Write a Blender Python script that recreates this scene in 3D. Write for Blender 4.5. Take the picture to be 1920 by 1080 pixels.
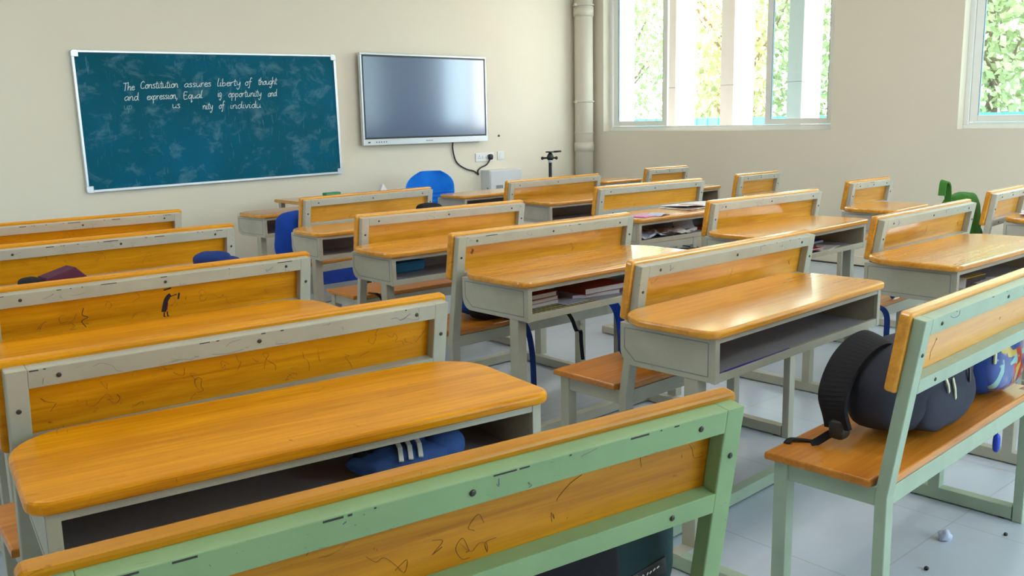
import bpy, bmesh, math, random
from mathutils import Vector, Matrix, noise as mnoise

random.seed(7)
S = bpy.context.scene
for o in list(bpy.data.objects):
    bpy.data.objects.remove(o)
C = S.collection

# ------------------------------------------------------------------ camera
F_PX, PITCH, ROLL, YAW, CAM_H = 1710.8, 0.181, -0.020, 0.7182, 1.3587
cam_d = bpy.data.cameras.new('camera')
cam = bpy.data.objects.new('camera', cam_d)
C.objects.link(cam)
cam_d.sensor_width = 36.0
cam_d.lens = 36.0 * F_PX / 1920.0
cam_d.clip_start = 0.05
cam_d.clip_end = 200
_f = Vector((math.sin(YAW) * math.cos(PITCH), math.cos(YAW) * math.cos(PITCH), -math.sin(PITCH)))
_r = Vector((math.cos(YAW), -math.sin(YAW), 0))
_u = _r.cross(_f)
_r2 = _r * math.cos(ROLL) + _u * math.sin(ROLL)
_u2 = -_r * math.sin(ROLL) + _u * math.cos(ROLL)
cam.matrix_world = Matrix(((_r2.x, _u2.x, -_f.x, 0), (_r2.y, _u2.y, -_f.y, 0),
                           (_r2.z, _u2.z, -_f.z, CAM_H), (0, 0, 0, 1)))
S.camera = cam

# ------------------------------------------------------------------ light and exposure
S.view_settings.view_transform = 'Standard'
S.view_settings.look = 'None'
S.view_settings.exposure = 0.50
S.view_settings.gamma = 1.0
S.view_settings.use_curve_mapping = False
W = bpy.data.worlds.new('sky')
S.world = W
W.use_nodes = True
bg = W.node_tree.nodes['Background']
bg.inputs['Color'].default_value = (0.95, 0.98, 1.0, 1)
bg.inputs['Strength'].default_value = 7.5
sun_d = bpy.data.lights.new('sun', 'SUN')
sun_d.energy = 9.0
sun_d.angle = math.radians(1.0)
sun_d.color = (1.0, 0.94, 0.84)
sun = bpy.data.objects.new('sun', sun_d)
C.objects.link(sun)
sun.rotation_euler = Vector((-0.5, 0.7, -1.1)).to_track_quat('-Z', 'Y').to_euler()


def portal(name, loc, rot, sx, sy):
    d = bpy.data.lights.new(name, 'AREA')
    d.shape = 'RECTANGLE'
    d.size, d.size_y = sx, sy
    d.cycles.is_portal = True
    o = bpy.data.objects.new(name, d)
    C.objects.link(o)
    o.location = loc
    o.rotation_euler = rot
    return o


# ------------------------------------------------------------------ material helpers
def mat(name, col, rough=0.5, metal=0.0, spec=0.5, coat=0.0):
    m = bpy.data.materials.new(name)
    m.use_nodes = True
    b = m.node_tree.nodes['Principled BSDF']
    b.inputs['Base Color'].default_value = (*col, 1)
    b.inputs['Roughness'].default_value = rough
    b.inputs['Metallic'].default_value = metal
    b.inputs['Specular IOR Level'].default_value = spec
    b.inputs['Coat Weight'].default_value = coat
    b.inputs['Coat Roughness'].default_value = 0.12
    return m


class NT:
    def __init__(s, m):
        s.t = m.node_tree
        s.b = s.t.nodes['Principled BSDF']

    def n(s, typ, **kw):
        nd = s.t.nodes.new(typ)
        for k, v in kw.items():
            setattr(nd, k, v)
        return nd

    def l(s, a, b):
        s.t.links.new(a, b)

    def coord(s, scale=(1, 1, 1), kind='Object', rnd=True):
        tc = s.n('ShaderNodeTexCoord')
        mp = s.n('ShaderNodeMapping')
        mp.inputs['Scale'].default_value = scale
        src = tc.outputs[kind]
        if rnd:
            oi = s.n('ShaderNodeObjectInfo')
            mu = s.n('ShaderNodeMath', operation='MULTIPLY')
            mu.inputs[1].default_value = 37.0
            s.l(oi.outputs['Random'], mu.inputs[0])
            ad = s.n('ShaderNodeVectorMath', operation='ADD')
            s.l(src, ad.inputs[0])
            s.l(mu.outputs[0], ad.inputs[1])
            src = ad.outputs[0]
        s.l(src, mp.inputs['Vector'])
        return mp.outputs['Vector']

    def noise(s, vec, scale, detail=4, rough=0.55, dist=0.0):
        nd = s.n('ShaderNodeTexNoise')
        nd.inputs['Scale'].default_value = scale
        nd.inputs['Detail'].default_value = detail
        nd.inputs['Roughness'].default_value = rough
        nd.inputs['Distortion'].default_value = dist
        s.l(vec, nd.inputs['Vector'])
        return nd.outputs['Fac']

    def ramp(s, fac, stops, interp='LINEAR'):
        r = s.n('ShaderNodeValToRGB')
        r.color_ramp.interpolation = interp
        e = r.color_ramp.elements
        while len(e) < len(stops):
            e.new(0.5)
        for i, (p, c) in enumerate(stops):
            e[i].position = p
            e[i].color = (*c, 1) if len(c) == 3 else c
        s.l(fac, r.inputs['Fac'])
        return r.outputs['Color']

    def mix(s, fac, a, b, blend='MIX'):
        m = s.n('ShaderNodeMix', data_type='RGBA', blend_type=blend)
        if isinstance(fac, (int, float)):
            m.inputs[0].default_value = fac
        else:
            s.l(fac, m.inputs[0])
        for k, v in ((6, a), (7, b)):
            if isinstance(v, tuple):
                m.inputs[k].default_value = (*v, 1) if len(v) == 3 else v
            else:
                s.l(v, m.inputs[k])
        return m.outputs[2]

    def bump(s, h, strength=0.2, dist=0.01):
        b = s.n('ShaderNodeBump')
        b.inputs['Strength'].default_value = strength
        b.inputs['Distance'].default_value = dist
        s.l(h, b.inputs['Height'])
        s.l(b.outputs['Normal'], s.b.inputs['Normal'])


def wood(name, dark, light, rough=0.3, dirt=0.5, coat=0.3, sp=0.4):
    m = mat(name, light, rough, coat=coat, spec=sp)
    t = NT(m)
    v = t.coord((1, 1, 1))
    g1 = t.noise(t.coord((1.6, 28, 28)), 2.2, 6, 0.6, 0.5)
    col = t.ramp(g1, [(0.30, dark), (0.52, tuple(0.5 * (a + b) for a, b in zip(dark, light))), (0.72, light)])
    # staves glued side by side
    st = t.noise(t.coord((0.9, 11, 11)), 1.0, 0)
    col = t.mix(t.ramp(st, [(0.42, (0, 0, 0)), (0.6, (0.35, 0.35, 0.35))]), col, tuple(min(1, 1.15 * c) for c in light))
    kn = t.noise(t.coord((3, 3, 3)), 1.3, 2)
    col = t.mix(t.ramp(kn, [(0.55, (0, 0, 0)), (0.75, (0.4, 0.4, 0.4))]), col, dark, 'MIX')
    if dirt > 0:
        d1 = t.noise(t.coord((9, 30, 30)), 1.4, 8, 0.72, 1.2)
        k = t.ramp(d1, [(0.62, (0, 0, 0)), (0.70, (dirt * .8,) * 3)])
        col = t.mix(k, col, (0.05, 0.022, 0.006))
        d2 = t.noise(t.coord((55, 12, 12)), 1.0, 3, 0.6, 2.0)
        k2 = t.ramp(d2, [(0.71, (0, 0, 0)), (0.73, (dirt,) * 3)])
        col = t.mix(k2, col, (0.03, 0.015, 0.01))
    t.l(col, t.b.inputs['Base Color'])
    rn = t.noise(v, 9, 4)
    rr = t.n('ShaderNodeMapRange')
    rr.inputs['To Min'].default_value = rough - 0.02
    rr.inputs['To Max'].default_value = rough + 0.03
    t.l(rn, rr.inputs['Value'])
    t.l(rr.outputs[0], t.b.inputs['Roughness'])
    t.bump(g1, 0.015, 0.002)
    return m


def paint(name, col, wear=0.5):
    m = mat(name, col, 0.42)
    t = NT(m)
    n1 = t.noise(t.coord((6, 6, 6)), 1.5, 5)
    c = t.mix(t.ramp(n1, [(0.4, (0, 0, 0)), (0.75, (0.5, 0.5, 0.5))]), col, tuple(0.72 * x for x in col))
    n2 = t.noise(t.coord((14, 60, 60)), 1.0, 6, 0.7, 1.0)
    c = t.mix(t.ramp(n2, [(0.66, (0, 0, 0)), (0.70, (wear,) * 3)]), c, (0.10, 0.095, 0.085))
    n3 = t.noise(t.coord((30, 90, 90)), 1.0, 2, 0.5, 3.0)
    c = t.mix(t.ramp(n3, [(0.74, (0, 0, 0)), (0.76, (wear,) * 3)]), c, (0.05, 0.04, 0.12))
    t.l(c, t.b.inputs['Base Color'])
    t.bump(n1, 0.05, 0.003)
    return m


def fabric(name, col, rough=0.85, sc=260):
    m = mat(name, col, rough, spec=0.25)
    t = NT(m)
    n = t.noise(t.coord((1, 1, 1)), sc, 2)
    n2 = t.noise(t.coord((1, 1, 1)), 6, 4)
    c = t.mix(t.ramp(n2, [(0.35, (0, 0, 0)), (0.75, (0.6, 0.6, 0.6))]), col, tuple(min(1, x * 1.6 + .004) for x in col))
    t.l(c, t.b.inputs['Base Color'])
    t.bump(n, 0.25, 0.002)
    return m


# ------------------------------------------------------------------ materials
M = {}
M['wood_l'] = wood('orange_varnished_wood', (0.52, 0.175, 0.003), (0.80, 0.345, 0.007), 0.30, 0.5, 0.03, 0.16)
M['wood_m'] = wood('honey_varnished_wood', (0.56, 0.20, 0.010), (0.82, 0.38, 0.032), 0.24, 0.25, 0.55, 0.5)
M['wood_seat'] = wood('brown_varnished_wood', (0.40, 0.125, 0.010), (0.64, 0.250, 0.028), 0.30, 0.4, 0.25)
M['wood_near'] = wood('stained_orange_wood', (0.38, 0.135, 0.002), (0.62, 0.265, 0.005), 0.36, 0.7, 0.10, 0.3)
M['p_cream'] = paint('cream_grey_paint', (0.50, 0.465, 0.385), 0.55)
M['p_grey'] = paint('grey_green_paint', (0.44, 0.435, 0.35), 0.45)
M['p_sage'] = paint('sage_green_frame', (0.24, 0.385, 0.185), 0.6)  # greener frame tone of the nearest left bench
M['p_mint'] = paint('mint_green_frame', (0.36, 0.465, 0.35), 0.35)  # paler green frame tone of the nearest second-row bench
M['chip'] = mat('bare_dark_metal', (0.035, 0.03, 0.028), 0.6)
M['inside'] = paint('grey_shelf_paint', (0.36, 0.37, 0.43), 0.5)
M['bolt'] = mat('bolt_steel', (0.07, 0.065, 0.06), 0.45, 0.7)
M['ink'] = mat('black_ink', (0.012, 0.008, 0.010), 0.6)
M['ink_v'] = mat('violet_ink', (0.11, 0.07, 0.30), 0.6)
M['faintgrey'] = mat('faint_pencil', (0.22, 0.21, 0.20), 0.7)
M['ink_r'] = mat('red_ink', (0.30, 0.015, 0.05), 0.6)
M['foot'] = mat('black_rubber', (0.02, 0.02, 0.02), 0.7)

m = mat('cream_wall_paint', (0.80, 0.745, 0.635), 0.75, spec=0.3)
t = NT(m)
n = t.noise(t.coord((1, 1, 1), rnd=False), 1.1, 4)
t.l(t.mix(t.ramp(n, [(0.3, (0, 0, 0)), (0.8, (0.4,) * 3)]), (0.80, 0.725, 0.60), (0.765, 0.675, 0.545)), t.b.inputs['Base Color'])
t.bump(t.noise(t.coord((1, 1, 1), rnd=False), 90, 3), 0.04, 0.004)
M['wall'] = m
M['ceil'] = mat('white_ceiling_paint', (0.82, 0.82, 0.80), 0.8)
m = mat('grey_floor_tile', (0.50, 0.515, 0.53), 0.30)
t = NT(m)
br = t.n('ShaderNodeTexBrick')
br.offset = 0.0
br.inputs['Scale'].default_value = 1.0
br.inputs['Brick Width'].default_value = 0.6
br.inputs['Row Height'].default_value = 0.6
br.inputs['Mortar Size'].default_value = 0.0025
br.inputs['Color1'].default_value = (0.50, 0.57, 0.67, 1)
br.inputs['Color2'].default_value = (0.48, 0.55, 0.65, 1)
br.inputs['Mortar'].default_value = (0.40, 0.42, 0.46, 1)
t.l(t.coord((1, 1, 1), rnd=False), br.inputs['Vector'])
n = t.noise(t.coord((1, 1, 1), rnd=False), 2.2, 6, 0.6)
c = t.mix(t.ramp(n, [(0.4, (0, 0, 0)), (0.8, (0.6,) * 3)]), br.outputs['Color'], (0.42, 0.45, 0.50))
n2 = t.noise(t.coord((1, 1, 1), rnd=False), 45, 4, 0.7)
c = t.mix(t.ramp(n2, [(0.68, (0, 0, 0)), (0.75, (0.5,) * 3)]), c, (0.25, 0.24, 0.23))
t.l(c, t.b.inputs['Base Color'])
M['floor'] = m
M['white'] = mat('white_plastic', (0.78, 0.79, 0.78), 0.4)
M['upvc'] = mat('white_window_frame', (0.86, 0.86, 0.82), 0.35)
M['seal'] = mat('grey_window_seal', (0.16, 0.22, 0.26), 0.5)
M['alu'] = mat('brushed_aluminium', (0.62, 0.65, 0.68), 0.35, 0.75)
M['plastic_grey'] = mat('grey_plastic', (0.30, 0.31, 0.34), 0.5)
M['silver'] = mat('silver_plastic', (0.62, 0.66, 0.70), 0.35, 0.3)
M['blackp'] = mat('black_plastic', (0.012, 0.012, 0.014), 0.4)
M['screen'] = mat('dark_screen_glass', (0.020, 0.075, 0.190), 0.22, spec=1.0, coat=1.0)
M['cab'] = mat('pale_grey_metal', (0.66, 0.67, 0.68), 0.4)
M['cab_dark'] = mat('grey_vent', (0.22, 0.24, 0.26), 0.5)
M['pipe'] = mat('beige_pipe', (0.66, 0.59, 0.49), 0.5)

m = mat('blackboard_green', (0.010, 0.105, 0.155), 0.65, spec=0.1)
t = NT(m)
g = t.coord((1, 1, 1), rnd=False)
base = t.mix(t.ramp(t.noise(g, 1.2, 3), [(0.35, (0, 0, 0)), (0.7, (1, 1, 1))]), (0.002, 0.088, 0.130), (0.002, 0.125, 0.225))
sm = t.noise(t.coord((1.6, 1, 2.2), rnd=False), 3.0, 9, 0.70, 0.5)
base = t.mix(t.ramp(sm, [(0.52, (0, 0, 0)), (0.80, (0.42,) * 3)]), base, (0.30, 0.48, 0.55))
sm2 = t.noise(t.coord((14, 1, 2.0), rnd=False), 3.0, 5, 0.6, 0.8)
base = t.mix(t.ramp(sm2, [(0.62, (0, 0, 0)), (0.80, (0.35,) * 3)]), base, (0.30, 0.50, 0.60))
t.l(base, t.b.inputs['Base Color'])
M['board'] = m
M['chalk'] = mat('white_chalk', (0.72, 0.80, 0.80), 0.9)
M['chalk_faint'] = mat('rubbed_chalk', (0.13, 0.28, 0.33), 0.9)

m = bpy.data.materials.new('window_glass')
m.use_nodes = True
nt = m.node_tree
nt.nodes.clear()
out = nt.nodes.new('ShaderNodeOutputMaterial')
mx = nt.nodes.new('ShaderNodeMixShader')
tr = nt.nodes.new('ShaderNodeBsdfTransparent')
tr.inputs['Color'].default_value = (0.81, 0.93, 0.97, 1)
gl = nt.nodes.new('ShaderNodeBsdfGlossy')
gl.inputs['Roughness'].default_value = 0.02
fr = nt.nodes.new('ShaderNodeFresnel')
fr.inputs['IOR'].default_value = 1.45
ge = nt.nodes.new('ShaderNodeNewGeometry')
inv = nt.nodes.new('ShaderNodeMath')
inv.operation = 'SUBTRACT'
inv.inputs[0].default_value = 1.0
nt.links.new(ge.outputs['Backfacing'], inv.inputs[1])
mu_ = nt.nodes.new('ShaderNodeMath')
mu_.operation = 'MULTIPLY'
nt.links.new(fr.outputs[0], mu_.inputs[0])
nt.links.new(inv.outputs[0], mu_.inputs[1])
nt.links.new(mu_.outputs[0], mx.inputs[0])
nt.links.new(tr.outputs[0], mx.inputs[1])
nt.links.new(gl.outputs[0], mx.inputs[2])
nt.links.new(mx.outputs[0], out.inputs[0])
M['glass'] = m

M['navy'] = fabric('navy_fabric', (0.010, 0.030, 0.15))
M['blue'] = fabric('blue_fabric', (0.006, 0.05, 0.34))
M['black'] = fabric('black_fabric', (0.010, 0.010, 0.014))
M['charcoal'] = fabric('charcoal_fabric', (0.030, 0.034, 0.052))
M['darkgreen'] = fabric('dark_teal_fabric', (0.010, 0.030, 0.034))
M['green'] = fabric('green_fabric', (0.045, 0.165, 0.025))
M['dgreen2'] = fabric('deep_green_fabric', (0.01, 0.07, 0.03))
M['maroon'] = fabric('maroon_fabric', (0.085, 0.022, 0.05))
M['denim'] = fabric('denim_blue_fabric', (0.035, 0.085, 0.26))
M['chairblue'] = fabric('bright_blue_upholstery', (0.004, 0.17, 0.74), 0.75, 150)
M['panelblue'] = mat('blue_panel', (0.006, 0.05, 0.42), 0.45)
M['bluebox'] = mat('blue_card', (0.02, 0.33, 0.80), 0.5)
M['lilac'] = mat('lilac_paper', (0.42, 0.42, 0.70), 0.8)
M['paper'] = mat('white_paper', (0.74, 0.73, 0.76), 0.8)
M['bluepaper'] = mat('pale_blue_paper', (0.50, 0.56, 0.74), 0.8)
M['brick'] = mat('red_brown_cover', (0.36, 0.06, 0.03), 0.55)
M['orange'] = mat('orange_cover', (0.55, 0.14, 0.06), 0.55)
M['pink'] = mat('pink_cover', (0.62, 0.20, 0.42), 0.5)
M['red'] = mat('crimson_cover', (0.50, 0.015, 0.05), 0.5)
M['purple'] = mat('purple_cover', (0.16, 0.05, 0.25), 0.5)
M['yellow'] = mat('yellow_card', (0.66, 0.50, 0.08), 0.5)
M['tan'] = mat('tan_cover', (0.55, 0.33, 0.14), 0.6)
M['blueink'] = mat('blue_plastic', (0.01, 0.05, 0.5), 0.4)
M['zip'] = mat('pale_metal_zip', (0.65, 0.66, 0.45), 0.35, 0.6)
M['dustergreen'] = mat('green_felt', (0.06, 0.30, 0.16), 0.9)

# printed paper: rows of grey text bars and picture blocks
m = mat('newsprint', (0.7, 0.7, 0.7), 0.85)
t = NT(m)
b2 = t.n('ShaderNodeTexBrick')
b2.inputs['Scale'].default_value = 1.0
b2.inputs['Brick Width'].default_value = 0.055
b2.inputs['Row Height'].default_value = 0.0075
b2.inputs['Mortar Size'].default_value = 0.0028
b2.inputs['Color1'].default_value = (0.55, 0.55, 0.60, 1)
b2.inputs['Color2'].default_value = (0.66, 0.66, 0.70, 1)
b2.inputs['Mortar'].default_value = (0.85, 0.85, 0.86, 1)
t.l(t.coord((1, 1, 1), rnd=False), b2.inputs['Vector'])
pic = t.noise(t.coord((9, 9, 9)), 1.0, 0)
c = t.mix(t.ramp(pic, [(0.60, (0, 0, 0)), (0.61, (0.8,) * 3)]), b2.outputs['Color'], (0.45, 0.28, 0.24))
t.l(c, t.b.inputs['Base Color'])
M['news'] = m

# yellow and black check
m = mat('yellow_check', (0.6, 0.55, 0.1), 0.5)
t = NT(m)
ck = t.n('ShaderNodeTexBrick')
ck.offset = 0.0
ck.inputs['Scale'].default_value = 1.0
ck.inputs['Brick Width'].default_value = 0.028
ck.inputs['Row Height'].default_value = 0.028
ck.inputs['Mortar Size'].default_value = 0.004
ck.inputs['Color1'].default_value = (0.62, 0.56, 0.10, 1)
ck.inputs['Color2'].default_value = (0.55, 0.52, 0.16, 1)
ck.inputs['Mortar'].default_value = (0.06, 0.06, 0.10, 1)
t.l(t.coord((1, 1, 1), rnd=False), ck.inputs['Vector'])
t.l(ck.outputs['Color'], t.b.inputs['Base Color'])
M['check'] = m

# glossy printed school-bag panel: free colour patches
m = mat('printed_bag_panel', (0.02, 0.08, 0.35), 0.22, coat=0.5)
t = NT(m)
v = t.coord((1, 1, 1), rnd=False)
p1 = t.noise(v, 7.5, 2, 0.5, 0.8)
c = t.mix(t.ramp(p1, [(0.55, (0, 0, 0)), (0.57, (1, 1, 1))]), (0.012, 0.06, 0.30), (0.50, 0.03, 0.025))
p2 = t.noise(t.coord((1, 1, 1.3), rnd=False), 9.0, 2, 0.5, 1.0)
c = t.mix(t.ramp(p2, [(0.62, (0, 0, 0)), (0.64, (1, 1, 1))]), c, (0.62, 0.42, 0.06))
p3 = t.noise(t.coord((1.2, 1, 1), rnd=False), 13.0, 1, 0.5, 0.6)
c = t.mix(t.ramp(p3, [(0.66, (0, 0, 0)), (0.68, (1, 1, 1))]), c, (0.25, 0.48, 0.45))
t.l(c, t.b.inputs['Base Color'])
M['print'] = m


# ------------------------------------------------------------------ mesh helpers
class MB:
    """collects shapes for one mesh object, with material slots"""

    def __init__(s):
        s.bm = bmesh.new()
        s.mats = []

    def mi(s, m):
        if m not in s.mats:
            s.mats.append(m)
        return s.mats.index(m)

    def box(s, x0, x1, y0, y1, z0, z1, m, bev=0.0, rot=None, about=None):
        r = bmesh.ops.create_cube(s.bm, size=1.0)
        vs = r['verts']
        c = Vector(((x0 + x1) / 2, (y0 + y1) / 2, (z0 + z1) / 2))
        for v in vs:
            v.co = Vector((v.co.x * (x1 - x0), v.co.y * (y1 - y0), v.co.z * (z1 - z0))) + c
        fs = list({f for v in vs for f in v.link_faces})
        if bev > 0:
            es = list({e for v in vs for e in v.link_edges})
            g = bmesh.ops.bevel(s.bm, geom=es, offset=bev, segments=2, profile=0.6, affect='EDGES')
            fs = list({f for f in g['faces']} | {f for f in fs if f.is_valid})
            vs = list({v for f in fs for v in f.verts})
        i = s.mi(m)
        for f in fs:
            f.material_index = i
        if rot is not None:
            p = about if about is not None else c
            for v in vs:
                v.co = rot @ (v.co - p) + p
        return vs

    def prism(s, pts, axis, a0, a1, m, bev=0.0, seg=2):
        """extrude a 2D outline (counter-clockwise) along an axis"""
        def P(p, a):
            return {'x': Vector((a, p[0], p[1])), 'y': Vector((p[0], a, p[1])), 'z': Vector((p[0], p[1], a))}[axis]
        lo = [s.bm.verts.new(P(p, a0)) for p in pts]
        hi = [s.bm.verts.new(P(p, a1)) for p in pts]
        n = len(pts)
        fs = [s.bm.faces.new(lo[::-1]), s.bm.faces.new(hi)]
        for k in range(n):
            fs.append(s.bm.faces.new((lo[k], lo[(k + 1) % n], hi[(k + 1) % n], hi[k])))
        bmesh.ops.recalc_face_normals(s.bm, faces=fs)
        i = s.mi(m)
        for f in fs:
            f.material_index = i
        if bev > 0:
            es = list(set(fs[0].edges) | set(fs[1].edges))
            g = bmesh.ops.bevel(s.bm, geom=es, offset=bev, segments=seg, profile=0.5, affect='EDGES')
            for f in g['faces']:
                f.material_index = i
        return lo + hi

    def tube(s, pts, r, m, seg=10, closed=False):
        pts = [Vector(p) for p in pts]
        i = s.mi(m)
        rings = []
        n = len(pts)
        up = Vector((0, 0, 1))
        prev = None
        for k, p in enumerate(pts):
            d = (pts[min(k + 1, n - 1)] - pts[max(k - 1, 0)]).normalized()
            if prev is None:
                a = d.cross(up)
                if a.length < 1e-3:
                    a = d.cross(Vector((1, 0, 0)))
            else:
                a = prev - d * prev.dot(d)
            a.normalize()
            prev = a
            b = d.cross(a)
            rr = r[k] if isinstance(r, (list, tuple)) else r
            rings.append([s.bm.verts.new(p + (a * math.cos(q) + b * math.sin(q)) * rr)
                          for q in [2 * math.pi * j / seg for j in range(seg)]])
        for k in range(n - 1):
            for j in range(seg):
                f = s.bm.faces.new((rings[k][j], rings[k][(j + 1) % seg], rings[k + 1][(j + 1) % seg], rings[k + 1][j]))
                f.material_index = i
                f.smooth = True
        f = s.bm.faces.new(rings[0][::-1]); f.material_index = i
        f = s.bm.faces.new(rings[-1]); f.material_index = i

    def ribbon(s, pts, w, th, m, side=(0, 0, 1), smooth=True):
        """flat strap: rectangle section swept along points; side = width direction"""
        pts = [Vector(p) for p in pts]
        i = s.mi(m)
        n = len(pts)
        rings = []
        for k, p in enumerate(pts):
            d = (pts[min(k + 1, n - 1)] - pts[max(k - 1, 0)]).normalized()
            sd = Vector(side)
            sd = (sd - d * sd.dot(d)).normalized()
            nn = d.cross(sd)
            ww = w[k] if isinstance(w, (list, tuple)) else w
            rings.append([s.bm.verts.new(p + sd * a * ww / 2 + nn * b * th / 2) for a, b in ((-1, -1), (1, -1), (1, 1), (-1, 1))])
        for k in range(n - 1):
            for j in range(4):
                f = s.bm.faces.new((rings[k][j], rings[k][(j + 1) % 4], rings[k + 1][(j + 1) % 4], rings[k + 1][j]))
                f.material_index = i
        f = s.bm.faces.new(rings[0][::-1]); f.material_index = i
        f = s.bm.faces.new(rings[-1]); f.material_index = i

    def blob(s, c, rad, m, e1=0.6, e2=0.6, rot=None, amp=0.0, freq=6, nu=40, nv=24, seed=0, warp=None):
        """superellipsoid with soft dents"""
        i = s.mi(m)
        c = Vector(c)

        def sp(a, e):
            return math.copysign(abs(a) ** e, a)
        grid = []
        for iv in range(nv + 1):
            ph = -math.pi / 2 + math.pi * iv / nv
            row = []
            for iu in range(nu):
                th = 2 * math.pi * iu / nu
                p = Vector((rad[0] * sp(math.cos(ph), e1) * sp(math.cos(th), e2),
                            rad[1] * sp(math.cos(ph), e1) * sp(math.sin(th), e2),
                            rad[2] * sp(math.sin(ph), e1)))
                if warp:
                    p = warp(p)
                if amp:
                    q = p * freq + Vector((seed * 7.3, seed * 3.1, seed))
                    p = p * (1 + amp * mnoise.noise(q) / max(0.05, min(rad)) * 0.5 + amp * 0.3 * mnoise.noise(q * 2.7) / max(0.05, min(rad)))
                if rot is not None:
                    p = rot @ p
                row.append(p + c)
            grid.append(row)
        vs = [[s.bm.verts.new(p) for p in row] for row in grid[1:-1]]
        b = s.bm.verts.new(grid[0][0])
        tp = s.bm.verts.new(grid[-1][0])
        fs = []
        for a in range(len(vs) - 1):
            for k in range(nu):
                fs.append(s.bm.faces.new((vs[a][k], vs[a][(k + 1) % nu], vs[a + 1][(k + 1) % nu], vs[a + 1][k])))
        for k in range(nu):
            fs.append(s.bm.faces.new((b, vs[0][(k + 1) % nu], vs[0][k])))
            fs.append(s.bm.faces.new((tp, vs[-1][k], vs[-1][(k + 1) % nu])))
        for f in fs:
            f.material_index = i
            f.smooth = True

    def sheet(s, nx, ny, fn, m, th=0.002):
        """thin curved sheet with real thickness; fn(u,v)->point, u,v in 0..1"""
        i = s.mi(m)
        P = [[Vector(fn(a / nx, b / ny)) for a in range(nx + 1)] for b in range(ny + 1)]
        top = [[s.bm.verts.new(p + Vector((0, 0, th))) for p in r] for r in P]
        bot = [[s.bm.verts.new(p) for p in r] for r in P]
        fs = []
        for b in range(ny):
            for a in range(nx):
                fs.append(s.bm.faces.new((top[b][a], top[b][a + 1], top[b + 1][a + 1], top[b + 1][a])))
                fs.append(s.bm.faces.new((bot[b][a], bot[b + 1][a], bot[b + 1][a + 1], bot[b][a + 1])))
        for a in range(nx):
            fs.append(s.bm.faces.new((bot[0][a], bot[0][a + 1], top[0][a + 1], top[0][a])))
            fs.append(s.bm.faces.new((top[ny][a], top[ny][a + 1], bot[ny][a + 1], bot[ny][a])))
        for b in range(ny):
            fs.append(s.bm.faces.new((top[b][0], top[b + 1][0], bot[b + 1][0], bot[b][0])))
            fs.append(s.bm.faces.new((bot[b][nx], bot[b + 1][nx], top[b + 1][nx], top[b][nx])))
        for f in fs:
            f.material_index = i

    def cyl(s, p0, p1, r, m, seg=20, r1=None):
        s.tube([p0, p1], [r, r if r1 is None else r1], m, seg)

    def mesh(s, name):
        me = bpy.data.meshes.new(name)
        s.bm.to_mesh(me)
        s.bm.free()
        for m in s.mats:
            me.materials.append(m)
        return me

    def build(s, name, parent=None, loc=(0, 0, 0), rot=(0, 0, 0)):
        return link(name, s.mesh(name), parent, loc, rot)


def link(name, me, parent=None, loc=(0, 0, 0), rot=(0, 0, 0)):
    o = bpy.data.objects.new(name, me)
    C.objects.link(o)
    if parent:
        o.parent = parent
    o.location = loc
    o.rotation_euler = rot
    return o


def thing(name, label, cat, loc=(0, 0, 0), rotz=0.0, group=None):
    o = bpy.data.objects.new(name, None)
    o.empty_display_size = 0.1
    C.objects.link(o)
    o.location = loc
    o.rotation_euler = (0, 0, rotz)
    return tag(o, label, cat, group)


def tag(o, label, cat, group=None):
    o['label'] = label
    o['category'] = cat
    if group:
        o['group'] = group
    return o


def struct(mb, name, loc=(0, 0, 0), rot=(0, 0, 0)):
    o = mb.build(name, None, loc, rot)
    o['kind'] = 'structure'
    return o


def rrect(x0, x1, y0, y1, r, n=7):
    """rounded rectangle outline; r = radii at (x0y0, x1y0, x1y1, x0y1)"""
    pts = []
    for (cx, cy, a0, rr) in ((x0 + r[0], y0 + r[0], 180, r[0]), (x1 - r[1], y0 + r[1], 270, r[1]),
                             (x1 - r[2], y1 - r[2], 0, r[2]), (x0 + r[3], y1 - r[3], 90, r[3])):
        for k in range(n + 1):
            a = math.radians(a0 + 90 * k / n)
            pts.append((cx + rr * math.cos(a), cy + rr * math.sin(a)))
    return pts


def spline(pts, n=8):
    """Catmull-Rom through points"""
    P = [Vector(p) for p in pts]
    if len(P) < 3:
        return P
    out = []
    for k in range(len(P) - 1):
        p0 = P[k - 1] if k > 0 else P[k] * 2 - P[k + 1]
        p1, p2 = P[k], P[k + 1]
        p3 = P[k + 2] if k + 2 < len(P) else P[k + 1] * 2 - P[k]
        for j in range(n):
            q = j / n
            out.append(0.5 * ((2 * p1) + (-p0 + p2) * q + (2 * p0 - 5 * p1 + 4 * p2 - p3) * q * q + (-p0 + 3 * p1 - 3 * p2 + p3) * q ** 3))
    out.append(P[-1])
    return out


# ------------------------------------------------------------------ room shell
XW, AW = 7.704, 0.015            # window wall: plane through (XW,0), turned by AW
YF = 7.58                        # front wall
X0, Y0, ZC = -2.2, -3.2, 3.35


def wp(u, off, z):
    """point on the window wall: u metres along it, off metres outwards"""
    return Vector((XW + u * math.sin(AW) + off * math.cos(AW), u * math.cos(AW) - off * math.sin(AW), z))


b = MB(); b.box(X0 - .2, 8.1, Y0 - .2, YF + .2, -0.12, 0, M['floor']); struct(b, 'floor')
b = MB(); b.box(X0 - .2, 8.1, Y0 - .2, YF + .2, ZC, ZC + .15, M['ceil']); struct(b, 'ceiling')
b = MB(); b.box(X0 - .2, 8.1, YF, YF + .2, 0, ZC, M['wall']); struct(b, 'wall_front')


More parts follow.
